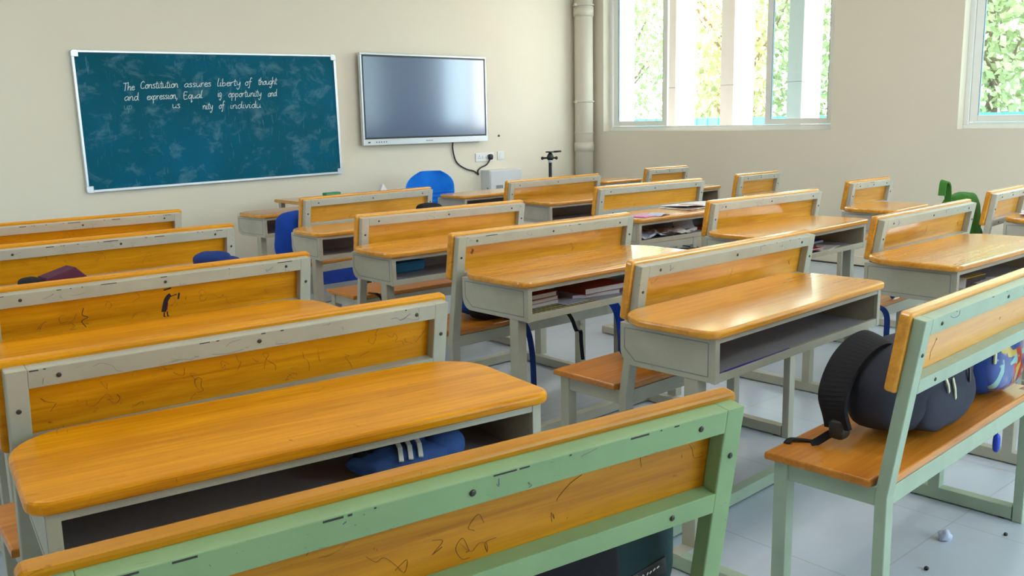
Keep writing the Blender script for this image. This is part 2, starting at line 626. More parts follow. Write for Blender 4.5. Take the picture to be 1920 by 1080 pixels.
def wall_with_holes(mb, u0, u1, holes, z1, th, m):
    """wall in local frame: u along y, thickness along +x"""
    us = sorted({u0, u1} | {h[0] for h in holes} | {h[1] for h in holes})
    for a, c in zip(us[:-1], us[1:]):
        hs = [h for h in holes if h[0] <= a + 1e-6 and h[1] >= c - 1e-6]
        if not hs:
            mb.box(0, th, a, c, 0, z1, m)
        else:
            h = hs[0]
            if h[2] > 0.01:
                mb.box(0, th, a, c, 0, h[2], m)
            mb.box(0, th, a, c, h[3], z1, m)


SILL, HEAD = 1.222, 2.95
WIN = [(4.43, 7.29), (0.45, 3.29), (-2.85, -0.65)]
b = MB()
wall_with_holes(b, Y0, YF + .05, [(a, c, SILL, HEAD) for a, c in WIN], ZC, 0.24, M['wall'])
struct(b, 'wall_right', (XW, 0, 0), (0, 0, -AW))
b = MB()
wall_with_holes(b, -8.0, 13, [(a, c, SILL - .02, HEAD + .02) for a, c in WIN], 5.5, 0.03, mat('brown_added_cladding', (0.15, 0.125, 0.115), 0.8))
struct(b, 'added_dark_cladding', (XW + .24, 0, 0), (0, 0, -AW))  # unseen dark cladding added to cut light bounced onto the pillars
LWIN = [(4.9, 6.1)]
b = MB()
wall_with_holes(b, Y0, YF, [(a, c, 1.1, 2.7) for a, c in LWIN], ZC, 0.2, M['wall'])
struct(b, 'wall_left', (X0 - .2, 0, 0))


FILL_BWIN = [(2.3, 4.5), (5.0, 7.2)]  # unseen windows added behind the camera to let in more daylight
b = MB()
for a, c in [(-2.4, 2.3), (4.5, 5.0), (7.2, 8.1)]:
    b.box(a, c, Y0 - .2, Y0, 0, ZC, M['wall'])
for a, c in FILL_BWIN:
    b.box(a, c, Y0 - .2, Y0, 0, 0.9, M['wall'])
    b.box(a, c, Y0 - .2, Y0, 2.9, ZC, M['wall'])
struct(b, 'wall_back')
for k, (a, c) in enumerate(FILL_BWIN):
    b = MB()
    for (p, q, z0, z1) in ((a, c, .9, .95), (a, c, 2.85, 2.9), (a, a + .05, .95, 2.85), (c - .05, c, .95, 2.85), ((a + c) / 2 - .03, (a + c) / 2 + .03, .95, 2.85)):
        b.box(p, q, Y0 - .13, Y0 - .07, z0, z1, M['upvc'], .004)
    o = struct(b, 'window_%d' % (5 + k))  # added back window, for brightness only
    g = MB()
    for (p, q) in ((a + .05, (a + c) / 2 - .03), ((a + c) / 2 + .03, c - .05)):
        g.box(p, q, Y0 - .103, Y0 - .097, .95, 2.85, M['glass'])
    g.build('pane', o)
    portal('window_portal', ((a + c) / 2, Y0 - .22, 1.9), (math.radians(90), 0, math.radians(0)), c - a, 2.0)


def window(idx, u0, u1, stiles, panes):
    """sliding window standing inside the wall's opening; local x outwards, y along the wall"""
    b = MB()
    a0, a1 = 0.10, 0.19
    fw = 0.042
    mm = M['upvc']
    b.box(a0, a1, u0, u1, SILL, SILL + .035, mm, .004)
    b.box(a0, a1, u0, u1, HEAD - .045, HEAD, mm, .004)
    b.box(a0, a1, u0, u0 + fw, SILL + .035, HEAD - .045, mm, .004)
    b.box(a0, a1, u1 - fw, u1, SILL + .035, HEAD - .045, mm, .004)
    # rail with running groove
    b.box(a0 + .02, a1 - .02, u0 + fw, u1 - fw, SILL + .035, SILL + .052, mm, .002)
    fr = b.mesh('window_%d' % idx)
    o = link('window_%d' % idx, fr, None, (XW, 0, 0), (0, 0, -AW))
    o['kind'] = 'structure'
    for (p0, p1, dx) in panes:
        s = MB()
        w = 0.062
        y0, y1 = p0, p1
        zb, zt = SILL + .054, HEAD - .05
        x0, x1 = 0.112 + dx, 0.142 + dx
        s.box(x0, x1, y0, y0 + w, zb, zt, mm, .004)
        s.box(x0, x1, y1 - w, y1, zb, zt, mm, .004)
        s.box(x0, x1, y0 + w, y1 - w, zb, zb + .055, mm, .004)
        s.box(x0, x1, y0 + w, y1 - w, zt - .055, zt, mm, .004)
        sl = M['seal']
        s.box(x0 + .004, x1 - .004, y0 + w, y0 + w + .006, zb + .055, zt - .055, sl)
        s.box(x0 + .004, x1 - .004, y1 - w - .006, y1 - w, zb + .055, zt - .055, sl)
        so = s.build('sash', o)
        g = MB()
        g.box(x0 + .012, x0 + .018, y0 + w + .001, y1 - w - .001, zb + .05, zt - .05, M['glass'])
        g.build('pane', so)


window(1, 4.43, 7.29, None, [(6.45, 7.235, 0.0), (4.475, 5.21, 0.0)])
window(2, 0.45, 3.29, None, [(2.2, 3.245, 0.0), (0.5, 1.5, 0.0)])
window(3, -2.85, -0.65, None, [(-1.4, -0.70, 0.0), (-2.8, -2.1, 0.0)])
for k, (a, c) in enumerate(LWIN):
    b = MB()
    zb, zt = 1.1, 2.7
    for (p, q, r, s_) in ((a, c, zb, zb + .05), (a, c, zt - .05, zt), (a, a + .05, zb + .05, zt - .05), (c - .05, c, zb + .05, zt - .05),
                          ((a + c) / 2 - .03, (a + c) / 2 + .03, zb + .05, zt - .05)):
        b.box(X0 - .13, X0 - .07, p, q, r, s_, M['upvc'], .004)
    o = struct(b, 'window_%d' % (4 + k))
    g = MB()
    g.box(X0 - .103, X0 - .097, a + .05, (a + c) / 2 - .03, zb + .05, zt - .05, M['glass'])
    g.box(X0 - .103, X0 - .097, (a + c) / 2 + .03, c - .05, zb + .05, zt - .05, M['glass'])
    g.build('pane', o)
for k, (a, c) in enumerate(WIN):
    p = wp((a + c) / 2, 0.26, (SILL + HEAD) / 2)
    portal('window_portal', p, (math.radians(90), 0, math.radians(90) - AW), c - a, HEAD - SILL)
for k, (a, c) in enumerate(LWIN):
    portal('window_portal', (X0 - .22, (a + c) / 2, 1.9), (math.radians(90), 0, math.radians(-90)), c - a, 1.6)

# unseen ceiling lamps added for fill light, above the frame
M['lamp'] = bpy.data.materials.new('added_lamp_diffuser')
M['lamp'].use_nodes = True
pb = M['lamp'].node_tree.nodes['Principled BSDF']
pb.inputs['Emission Color'].default_value = (1.0, 0.93, 0.82, 1)
pb.inputs['Emission Strength'].default_value = 13.0
lamp_me = None

# skirting
b = MB(); b.box(X0, 7.79, YF - .012, YF, 0, .09, M['wall']); struct(b, 'baseboard_front')
b = MB(); b.box(-.012, 0, Y0, YF - .01, 0, .09, M['wall']); struct(b, 'baseboard_right', (XW, 0, 0), (0, 0, -AW))
b = MB(); b.box(-.014, 0, Y0, YF - .02, 0, .012, M['chip']); struct(b, 'trim_1', (XW - .012, 0, 0), (0, 0, -AW))

# ------------------------------------------------------------------ outside
b = MB(); b.box(8.1, 60, -25, 60, -0.75, -0.6, mat('pale_ground', (0.48, 0.45, 0.36), 0.9)); struct(b, 'ground_outside')
M['conc'] = mat('cream_concrete', (0.82, 0.80, 0.74), 0.7)
t = NT(M['conc'])
n = t.noise(t.coord((1, 1, 1)), 5, 5)
t.l(t.mix(t.ramp(n, [(0.45, (0, 0, 0)), (0.8, (0.5,) * 3)]), (0.66, 0.64, 0.60), (0.58, 0.555, 0.51)), t.b.inputs['Base Color'])
fin_txt = ['far left', 'second from the left', 'third from the left', 'rightmost']
# each fin: near corner on the room side, room-facing length, depth
FINS = [(9.37, 8.50, 0.30, 0.36), (9.37, 7.50, 0.17, 0.40), (9.36, 6.62, 0.19, 0.42), (9.35, 5.70, 0.19, 0.40),
        (9.34, 4.80, 0.19, 0.40), (9.33, 0.6, 0.19, 0.40), (9.32, -0.4, 0.19, 0.40), (9.31, -1.4, .19, .40), (9.3, -2.4, .19, .40), (9.37, 9.5, .3, .36), (9.38, 10.5, .3, .36)]  # unseen pillars past the windows added to enclose the walkway from skylight
fl = ['sunlit cream pillar behind the left glass pane of the wide window',
      'sunlit cream pillar at the left edge of the open middle window bay',
      'grey and white pillar in the centre of the open middle window bay',
      'pillar seen through the bluish right glass pane of the wide window', None, None, None, None, None, None]
for (x, y, l, d), lb in zip(FINS, fl):
    b = MB()
    b.box(x, x + d, y, y + l, -0.6, 4.2, M['conc'], .008)
    for zz in (0.2, 1.73, 3.2):
        b.box(x - .0008, x + d + .0008, y - .0008, y + l + .0008, zz, zz + .006, M['cab_dark'])
    o = b.build('concrete_pillar')
    tag(o, lb or 'unseen cream concrete pillar standing outside beyond the window edge', 'pillar', 'pillars outside the windows')
b = MB(); b.box(7.95, 9.76, -8, 13, 3.42, 3.60, M['conc']); b.box(8.0, 9.76, -8, -7.9, -.6, 3.42, M['conc']); struct(b, 'added_shade_canopy', (0, 0, 0))  # unseen roof and end wall added to keep skylight off the pillars
b = MB()
fm = mat('turquoise_sheet', (0.05, 0.42, 0.52), 0.5)
for k in range(150):
    b.box(16.0 + .02 * (k % 2), 16.03 + .02 * (k % 2), 3.0 + k * .14, 3.0 + k * .14 + .14, -0.6, 1.34, fm)
tag(b.build('metal_fence'), 'turquoise corrugated fence outside along the bottom of the open window', 'fence')

M['leaf'] = mat('tree_leaf', (0.30, 0.40, 0.12), 0.6)
t = NT(M['leaf'])
oi = t.n('ShaderNodeObjectInfo')
n = t.noise(t.coord((1, 1, 1)), 1.3, 3)
t.l(t.mix(n, (0.27, 0.37, 0.17), (0.50, 0.50, 0.27)), t.b.inputs['Base Color'])
M['bark'] = mat('tree_bark', (0.24, 0.17, 0.12), 0.9)


def tree(x, y, h, rad, lab, seed, nleaf=9000):
    rnd = random.Random(seed)
    root = thing('tree', lab, 'tree', (x, y, -0.6), 0, 'trees outside the windows')
    b = MB()
    b.tube(spline([(0, 0, 0), (.1, .05, h * .25), (-.08, .1, h * .5), (.05, 0, h * .8)], 6), [0.16 - .12 * k / 18 for k in range(19)], M['bark'], 8)
    for k in range(9):
        a = rnd.uniform(0, 6.28)
        z = h * rnd.uniform(.25, .6)
        e = rad * rnd.uniform(.6, .95)
        b.tube(spline([(0, 0, z), (math.cos(a) * e * .5, math.sin(a) * e * .5, z + .35 * e), (math.cos(a) * e, math.sin(a) * e, z + .9 * e)], 5),
               [.06 - .05 * j / 10 for j in range(11)], M['bark'], 6)
    b.build('trunk', root)
    b = MB()
    mi = b.mi(M['leaf'])
    for k in range(nleaf):
        while True:
            p = Vector((rnd.uniform(-1, 1), rnd.uniform(-1, 1), rnd.uniform(-1, 1)))
            if 0.15 < p.length < 1:
                break
        if mnoise.noise(p * 2.6 + Vector((seed, 0, 0))) < -0.25:
            continue
        c = Vector((p.x * rad, p.y * rad, h * .56 + p.z * h * .46))
        q = Vector((rnd.gauss(0, 1), rnd.gauss(0, 1), rnd.gauss(0, 1))).normalized()
        a = q.orthogonal().normalized()
        d = q.cross(a)
        s = rnd.uniform(.055, .13)
        v = [b.bm.verts.new(c + a * s * i_ + d * s * .55 * j_) for i_, j_ in ((-1, 0), (0, -1), (1, 0), (0, 1))]
        f = b.bm.faces.new(v)
        f.material_index = mi
    b.build('foliage', root)


tree(19.5, 18.3, 8.5, 2.7, 'pale bushy tree seen through the left glass pane of the wide window', 1, 10000)
tree(18.6, 12.7, 8.5, 2.6, 'yellow green tree either side of the grey centre pillar in the open window bay', 2, 11000)
tree(25.0, 18.2, 9.5, 2.6, 'hazy tree standing behind the trees of the open window bay', 6)
tree(24.0, 11.2, 9.5, 2.8, 'hazy tree seen through the bluish right pane of the wide window', 3)
tree(18.4, 7.2, 8.0, 2.7, 'dense pale tree filling the window at the right edge', 5, 14000)
tree(24.0, 5.2, 9.0, 2.8, 'pale tree standing behind the dense tree at the right edge', 4)
tree(18.8, 1.6, 8.5, 2.6, 'tree beyond the right edge of the second window', 7)


# ------------------------------------------------------------------ desk benches
ZP, TILT, HP, TH = 0.90, 0.150, 0.205, 0.029
ZS = 0.462          # seat top
ZT = 0.750          # table top
caches = {}


def strip(mb, pts, w, m, y):
    """ink line on the rear face of a backrest (local x, z)"""
    mb.ribbon(spline([(p[0], y, p[1]) for p in pts], 4), w, 0.0006, m, side=(0.34, 0, 1))


def unit_meshes(key, Wd, wood_m, seat_m, paint_m, marks, rnd):
    d = {}
    tp_m = marks.get('table_paint', paint_m)
    far = marks.get('far', .935)
    tx0, tx1 = 0.055, Wd + {'L': .033, 'W': .025}.get(key[0], .05)
    # backrest plank (local: pivot at top front edge)
    b = MB()
    b.prism(rrect(0, Wd, -HP, 0, (.012,) * 4, 4), 'y', -TH, 0, wood_m, .006)
    yb = -TH - .0004
    for (pts, w, mm) in marks.get('plank', []):
        strip(b, pts, w, mm, yb)
    d['backrest'] = b.mesh('backrest')
    # backrest frame
    b = MB()
    fy0, fy1 = -TH - .032, -TH
    fx0, fx1 = .014, Wd - .014
    zt, zr = -.012, -.054
    b.box(fx0 + .0415, fx1 - .0415, fy0, fy1, zr, zt, paint_m, .002)
    zl0, zl1 = -.206, -.168
    b.box(fx0 + .0415, fx1 - .0415, fy0, fy1, zl0, zl1, paint_m, .002)
    # chipped paint along the top edge: short flakes
    x = fx0 + .045
    while x < fx1 - .08:
        l = rnd.choice([.004, .006, .01, .014, .03, .05]) * rnd.uniform(.6, 1.3)
        if rnd.random() < marks.get('chips', .5):
            b.box(x, min(x + l, fx1 - .045), fy0 - .0004, fy0 + .002, zt - .0042 - rnd.uniform(0, .0014), zt - .0022, M['chip'])
        x += l + rnd.choice([.01, .03, .05, .12]) * rnd.uniform(.5, 1.3)
    for (pts, w, mm) in marks.get('frame', []):
        strip(b, pts, w, mm, fy0 - .0004)
    for k in range(marks.get('nscrib', 6)):
        cx = rnd.uniform(.05, Wd - .1)
        cz = rnd.uniform(zr + .006, zt - .008)
        q = [(cx, cz)]
        for j in range(rnd.randint(1, 4)):
            q.append((q[-1][0] + rnd.uniform(-.006, .03), min(zt - .004, max(zr + .004, q[-1][1] + rnd.uniform(-.014, .014)))))
        strip(b, q, rnd.uniform(.0005, .0010), rnd.choice([M['ink_v'], M['faintgrey'], M['faintgrey']]), fy0 - .0004)
    d['backrest_frame'] = b.mesh('backrest_frame')
    bb = MB()
    bb.tube([(0, 0.001, 0), (0, -.0015, 0), (0, -.003, 0)], [.0052, .0052, .003], M['bolt'], 12)
    d['bolt'] = bb.mesh('bolt')
    d['bolts'] = [(fx0 + .10, -.033), (Wd * .5, -.033), (fx1 - .10, -.033), (fx0 + .02, -.10), (fx1 - .02, -.10), (fx0 + .14, -.187), (fx1 - .14, -.187)]
    d['fy0'] = fy0
    # rear leg: leaning post and upright leg in one bent tube
    st, ct = math.sin(TILT), math.cos(TILT)

    def on(y, z):       # backrest-local (y,z) to unit-local
        return (y * ct - z * st, ZP + y * st + z * ct)
    zb = -(ZP - .43) / ct
    A0, A1 = on(fy0, -.012), on(fy1, -.012)
    B0, B1 = on(fy0, zb), on(fy1, zb)
    for side, x0 in (('l', fx0), ('r', fx1 - .042)):
        b = MB()
        b.prism([A0, (B0[0], B0[1]), (B0[0] - .002, 0.0), (B1[0] - .002, 0.0), (B1[0], B1[1]), A1], 'x', x0, x0 + .042, paint_m, .003)
        d['rear_' + side] = b.mesh('leg')
    yr = (B0[0] + B1[0]) / 2
    d['yr'] = yr
    # seat and its frame
    b = MB()
    ys0, ys1 = yr + .012, yr + .318
    out = [(0.0, yr + .024), (.056, yr + .024), (.056, ys0 - .024), (Wd - .056, ys0 - .024), (Wd - .056, yr + .024), (Wd, yr + .024), (Wd, ys1), (0, ys1)]
    b.prism(out, 'z', ZS - .022, ZS, seat_m, .005)
    d['seat'] = b.mesh('seat')
    b = MB()
    z0, z1 = ZS - .072, ZS - .0222
    b.box(fx0 + .042, fx1 - .042, yr - .012, yr + .012, z0, z1, paint_m, .003)
    b.box(fx0 + .042, fx1 - .042, ys1 - .06, ys1 - .034, z0, z1, paint_m, .003)
    for x0 in (fx0 + .006, fx1 - .036):
        b.box(x0, x0 + .030, yr + .016, ys1 - .06, z0, z1, paint_m, .003)
    d['seat_frame'] = b.mesh('seat_frame')
    for side, x0 in (('l', fx0), ('r', fx1 - .042)):
        b = MB()
        b.box(x0, x0 + .042, ys1 - .062, ys1 - .022, .045, ZS - .0222, paint_m, .003)
        d['front_' + side] = b.mesh('leg')
    # floor runners and cross bar
    for side, x0 in (('l', fx0), ('r', fx1 - .042)):
        b = MB()
        b.box(x0, x0 + .042, yr + .017, .775, .006, .050, paint_m, .003)
        for yy in (yr + .05, .70):
            b.cyl((x0 + .021, yy, 0), (x0 + .021, yy, .008), .015, M['foot'], 12)
        d['runner_' + side] = b.mesh('floor_runner')
    b = MB()
    b.box(fx0, fx1, .775, .817, .006, .050, paint_m, .003)
    d['foot_bar'] = b.mesh('foot_bar')
    # table: two uprights, metal book box, wooden top
    bx0, bx1 = tx0 + .030, tx1 - .030
    for side, x0 in (('l', fx0), ('r', fx1 - .042)):
        b = MB()
        xx = bx0 + .002 if side == 'l' else bx1 - .047
        b.box(xx, xx + .045, .625, .675, .050, .592, tp_m, .003)
        # short foot joining the runner
        lo, hi = (min(x0, xx), max(x0 + .042, xx + .045))
        b.box(lo, hi, .628, .672, .0495, .052, tp_m)
        d['upright_' + side] = b.mesh('leg')
    b = MB()
    y0, y1, zb_, zt_ = .567, far - .02, .588, ZT - .026
    prof = [(y0, zb_)] + [(y1 - .05 + .05 * math.sin(math.radians(a)), zb_ + .05 - .05 * math.cos(math.radians(a))) for a in range(0, 91, 15)] + [(y1, zt_), (y0, zt_)]
    for xs, sgn in ((bx0, 1), (bx1 - .020, -1)):
        b.prism(prof, 'x', xs, xs + .020, tp_m, .002)
        # pressed panel line on the outer face
        xo = xs - .0006 if sgn == 1 else xs + .020
        g = [(y0 + .022, zb_ + .018), (y1 - .06, zb_ + .018), (y1 - .018, zb_ + .055), (y1 - .018, zt_ - .016), (y0 + .022, zt_ - .016)]
        for p, q in zip(g, g[1:] + g[:1]):
            b.ribbon([(xo + .0003, p[0], p[1]), (xo + .0003, q[0], q[1])], .003, .0007, M['cab_dark'], side=(0, q[1] - p[1], -(q[0] - p[0])))
    b.box(bx0 + .02, bx1 - .02, y0, y1 - .05, zb_, zb_ + .014, M['inside'])
    shell = [(y1 - .05 + .05 * math.sin(math.radians(a)), zb_ + .05 - .05 * math.cos(math.radians(a))) for a in range(0, 91, 15)] + [(y1, zt_)]
    shell2 = [(p[0] - .010 * min(1, k / 3), p[1] + (.014 if k == 0 else .010)) if k < len(shell) - 1 else (p[0] - .010, p[1]) for k, p in enumerate(shell)]
    b.prism(shell + shell2[::-1], 'x', bx0 + .02, bx1 - .02, M['inside'])
    # front lip, top rail and end stiles
    b.box(bx0 + .02, bx1 - .02, y0 - .002, y0 + .012, zb_ - .001, zb_ + .026, tp_m, .002)
    b.box(bx0 + .02, bx1 - .02, y0 - .002, y0 + .014, zt_ - .018, zt_, tp_m, .002)
    b.box(bx0 - .001, bx0 + .022, y0 - .004, y0 + .012, zb_ - .002, zt_, tp_m, .002)
    b.box(bx1 - .022, bx1 + .001, y0 - .004, y0 + .012, zb_ - .002, zt_, tp_m, .002)
    for (pts, w, mm) in marks.get('lip', []):
        b.ribbon([(p[0], y0 + p[1], zb_ + .0265) for p in pts], w, .0007, mm, side=(0, 1, 0))
    d['book_box'] = b.mesh('book_box')
    b = MB()
    b.prism(rrect(tx0, tx1,   .548, far, (.045, .045, .14, .14), 8), 'z', ZT - .026, ZT, marks.get('top', wood_m), .009, 3)
    d['table_top'] = b.mesh('table_top')
    return d


def place_unit(name, x, y, a, label, key, group):
    d = caches[key]
    r = thing('desk_bench', label, 'desk', (x, y, 0), a, group)
    link('backrest', d['backrest'], r, (0, 0, ZP), (TILT, 0, 0))
    f = link('backrest_frame', d['backrest_frame'], r, (0, 0, ZP), (TILT, 0, 0))
    for (bx, bz) in d['bolts']:
        link('bolt', d['bolt'], f, (bx, d['fy0'], bz))
    for k in ('rear_l', 'rear_r', 'front_l', 'front_r', 'upright_l', 'upright_r'):
        link('leg', d[k], r)
    for k in ('runner_l', 'runner_r'):
        link('floor_runner', d[k], r)
    for k in ('seat', 'seat_frame', 'foot_bar', 'book_box', 'table_top'):
        link(k, d[k], r)
    return r


# drawing on the third bench of the left row: small figure in black ink with a red part
def figure_marks(x, z):
    q = []
    q.append(([(x, z - .050), (x + .004, z - .028), (x + .010, z - .008), (x + .018, z + .002)], .016, M['ink']))
    q.append(([(x + .008, z - .045), (x + .012, z - .020)], .009, M['ink_r']))
    q.append(([(x + .014, z + .002), (x + .024, z + .008)], .012, M['ink']))
    q.append(([(x + .016, z - .002), (x + .036, z + .004), (x + .046, z + .006)], .003, M['ink']))
    q.append(([(x + .050, z - .012), (x + .054, z + .010)], .006, M['ink']))
    q.append(([(x + .002, z - .052), (x + .001, z - .066), (x + .006, z - .068)], .004, M['ink']))
    q.append(([(x + .012, z - .050), (x + .013, z - .066), (x + .018, z - .068)], .004, M['ink']))
    return q


def scribbles(rnd, Wd, n, dark):
    out = []
    for k in range(n):
        cx, cz = rnd.uniform(.05, Wd - .08), rnd.uniform(-.155, -.07)
        q = [(cx, cz)]
        for j in range(rnd.randint(2, 6)):
            q.append((q[-1][0] + rnd.uniform(-.018, .022), min(-.06, max(-.162, q[-1][1] + rnd.uniform(-.022, .022)))))
        out.append((q, rnd.uniform(.0004, .0009), dark))
    return out


LW, MW, WW = 1.100, 1.128, 0.62
rnd = random.Random(11)
dk = mat('brown_scratch', (0.22, 0.085, 0.010), 0.7)
caches['L'] = unit_meshes('L', LW, M['wood_l'], M['wood_seat'], M['p_cream'],
                          {'plank': scribbles(rnd, LW, 6, dk), 'chips': .55, 'nscrib': 5}, rnd)
caches['L3'] = unit_meshes('L3', LW, M['wood_l'], M['wood_seat'], M['p_grey'],
                           {'plank': figure_marks(.553, -.098) + scribbles(rnd, LW, 12, dk) +
                            [([(.30, -.095), (.295, -.118), (.312, -.128), (.292, -.138), (.305, -.160)], .002, M['ink']),
                             ([(.555, -.072), (.580, -.067)], .005, M['ink'])], 'chips': .7, 'nscrib': 10}, rnd)
caches['L4'] = unit_meshes('L4', LW, M['wood_l'], M['wood_seat'], M['p_grey'],
                           {'plank': scribbles(rnd, LW, 22, dk), 'chips': .6, 'nscrib': 12}, rnd)
caches['L5'] = unit_meshes('L5', LW, M['wood_near'], M['wood_seat'], M['p_sage'],
                           {'plank': scribbles(rnd, LW, 14, dk), 'chips': .6, 'nscrib': 5, 'far': .968, 'table_paint': M['p_grey'], 'top': M['wood_l']}, rnd)
caches['M'] = unit_meshes('M', MW, M['wood_m'], M['wood_seat'], M['p_cream'],
                          {'plank': scribbles(rnd, MW, 3, dk), 'chips': .35, 'nscrib': 4}, rnd)
caches['M3'] = unit_meshes('M3', MW, M['wood_m'], M['wood_seat'], M['p_grey'],
                           {'plank': [([(.112, -.098), (.117, -.088), (.121, -.078)], .012, mat('red_brown_stain', (.24, .05, .015), .6))] + scribbles(rnd, MW, 3, dk), 'chips': .4, 'nscrib': 5, 'far': .950}, rnd)
caches['M4'] = unit_meshes('M4', MW, M['wood_m'], M['wood_seat'], M['p_grey'],
                           {'plank': scribbles(rnd, MW, 4, dk), 'chips': .3, 'nscrib': 3, 'far': .982}, rnd)
caches['M5'] = unit_meshes('M5', MW, M['wood_m'], M['wood_seat'], M['p_mint'],
                           {'plank': scribbles(rnd, MW, 3, dk), 'chips': .3, 'nscrib': 3, 'far': .942, 'table_paint': M['p_grey'],
                            'lip': [([(.10, .004), (.25, .006), (.40, .004), (.52, .006)], .006, M['ink_v']), ([(.14, .001), (.35, .002)], .005, M['blueink'])]}, rnd)
caches['W'] = unit_meshes('W', WW, M['wood_m'], M['wood_seat'], M['p_cream'],
                          {'plank': [], 'chips': .4, 'nscrib': 2}, rnd)

UNITS = {
    'L1': (0.925, 5.205, 0.001, 'L', 'cream framed desk bench at the front of the left row, nearest the blackboard', 'left row desk benches'),
    'L2': (0.790, 4.205, 0.012, 'L', 'cream framed desk bench second from the front in the left row', 'left row desk benches'),
    'L3': (0.546, 3.055, -0.010, 'L3', 'desk bench with a small black and red ink figure drawn on its backrest', 'left row desk benches'),
    'L4': (0.387, 2.069, -0.064, 'L4', 'grey framed scratched desk bench directly before the sage green nearest bench', 'left row desk benches'),
    'L5': (0.194, 1.056, -0.133, 'L5', 'nearest desk bench with a worn sage green frame at the bottom of the photo', 'left row desk benches'),
    'M1': (2.855, 5.342, 0.100, 'M', 'front desk bench of the second row, blue backpack at its left end', 'second row desk benches'),
    'M2': (2.494, 4.085, -0.030, 'M', 'desk bench second from the front in the second row, black bag on its table', 'second row desk benches'),
    'M3': (2.324, 3.065, -0.005, 'M3', 'desk bench with a red brown knot on its backrest, blue box in shelf', 'second row desk benches'),
    'M4': (2.246, 1.996, 0.021, 'M4', 'desk bench whose open shelf holds red brown notebooks and a yellow checked folder', 'second row desk benches'),
    'M5': (2.075, 0.985, 0.040, 'M5', 'mint green framed desk bench holding the charcoal backpack and the printed bag', 'second row desk benches'),
    'R1': (4.692, 5.430, 0.065, 'M', 'front desk bench of the third row, in front of the white wall cabinet', 'third row desk benches'),
    'R2': (4.626, 4.410, -0.050, 'M', 'third row desk bench with a bare table, second from the front', 'third row desk benches'),
    'R3': (4.188, 3.130, -0.012, 'M', 'desk bench with newspapers on its table and crumpled paper in its shelf', 'third row desk benches'),
    'R4': (3.974, 2.043, 0.040, 'M4', 'desk bench with a crimson magazine and tan book in its shelf', 'third row desk benches'),
    'R5': (3.660, 0.985, 0.000, 'M4', 'desk bench at the right edge with a curled notebook and yellow ruler in its shelf', 'third row desk benches'),
    'W1': (6.635, 5.673, 0.000, 'W', 'short desk bench at the front of the window row, nearest the corner pipe', 'window row desk benches'),
    'W2': (6.275, 4.408, 0.026, 'W', 'short desk bench second from the front in the window row', 'window row desk benches'),
    'W3': (5.985, 3.283, 0.008, 'W', 'short desk bench third from the front in the window row', 'window row desk benches'),
    'W4': (5.630, 2.197, 0.068, 'W', 'short desk bench with the green bag at its left end', 'window row desk benches'),
    'W5': (5.600, 1.170, 0.060, 'W', 'short desk bench at the right edge with white papers on its table', 'window row desk benches'),
}
for k, (x, y, a, key, lab, grp) in [(k, v[:3] + v[3:]) for k, v in UNITS.items()]:
    place_unit(k, x, y, a, lab, key, grp)


def at(u, X, Y, Z=0.0):
    x, y, a = UNITS[u][:3]
    return Vector((x + X * math.cos(a) - Y * math.sin(a), y + X * math.sin(a) + Y * math.cos(a), Z))


SH = 0.6025         # shelf floor
ZTT = ZT + .0005

# ------------------------------------------------------------------ front wall
# added fill lamps on the unseen ceiling
lp = None
for ix, lx in enumerate((0.6, 3.0, 5.4)):
    for ly in (-1.2, 1.6, 4.4):
        r = thing('added_ceiling_lamp', 'added long white fill lamp with a glowing diffuser on the unseen ceiling', 'lamp', (lx, ly, ZC), 0, 'added ceiling lamps')
        if lp is None:
            b = MB(); b.box(-.62, .62, -.12, .12, -.06, 0, M['white'], .006); f_ = b.mesh('housing')
            b = MB(); b.box(-.59, .59, -.095, .095, -.075, -.0605, M['lamp'], .006); d_ = b.mesh('diffuser')
            lp = (f_, d_)
        link('housing', lp[0], r)
        link('diffuser', lp[1], r)

# blackboard
BW, BH = 2.29, 1.088
bd = thing('blackboard', 'wide green blackboard with chalk handwriting hanging on the front wall', 'blackboard', (3.354, 7.56, 1.430))
bd.rotation_euler = (0, -.0145, 0)
b = MB(); b.box(-BW / 2 + .015, BW / 2 - .015, -.006, .016, -BH / 2 + .015, BH / 2 - .015, M['board']); b.build('writing_surface', bd)
b = MB()
for (x0, x1, z0, z1) in ((-BW / 2 + .03, BW / 2 - .03, BH / 2 - .022, BH / 2), (-BW / 2 + .03, BW / 2 - .03, -BH / 2, -BH / 2 + .022),
                         (-BW / 2, -BW / 2 + .022, -BH / 2 + .03, BH / 2 - .03), (BW / 2 - .022, BW / 2, -BH / 2 + .03, BH / 2 - .03)):
    b.box(x0, x1, -.018, .018, z0, z1, M['alu'], .005)
b.build('frame', bd)
for sx in (-1, 1):
    for sz in (-1, 1):
        b = MB()
        q = [(0, 0)]
        o_ = rrect(-.027, .027, -.027, .027, (.0, .0, .022, .0) if False else (.002, .002, .022, .002), 5)
        b.prism([(p[0] * sx, p[1] * sz) for p in o_] if sx * sz > 0 else [(p[0] * sx, p[1] * sz) for p in o_][::-1], 'y', -.021, .019, M['alu'], .003)
        b.build('corner_cap', bd, (sx * (BW / 2 - .025), 0, sz * (BH / 2 - .025)))

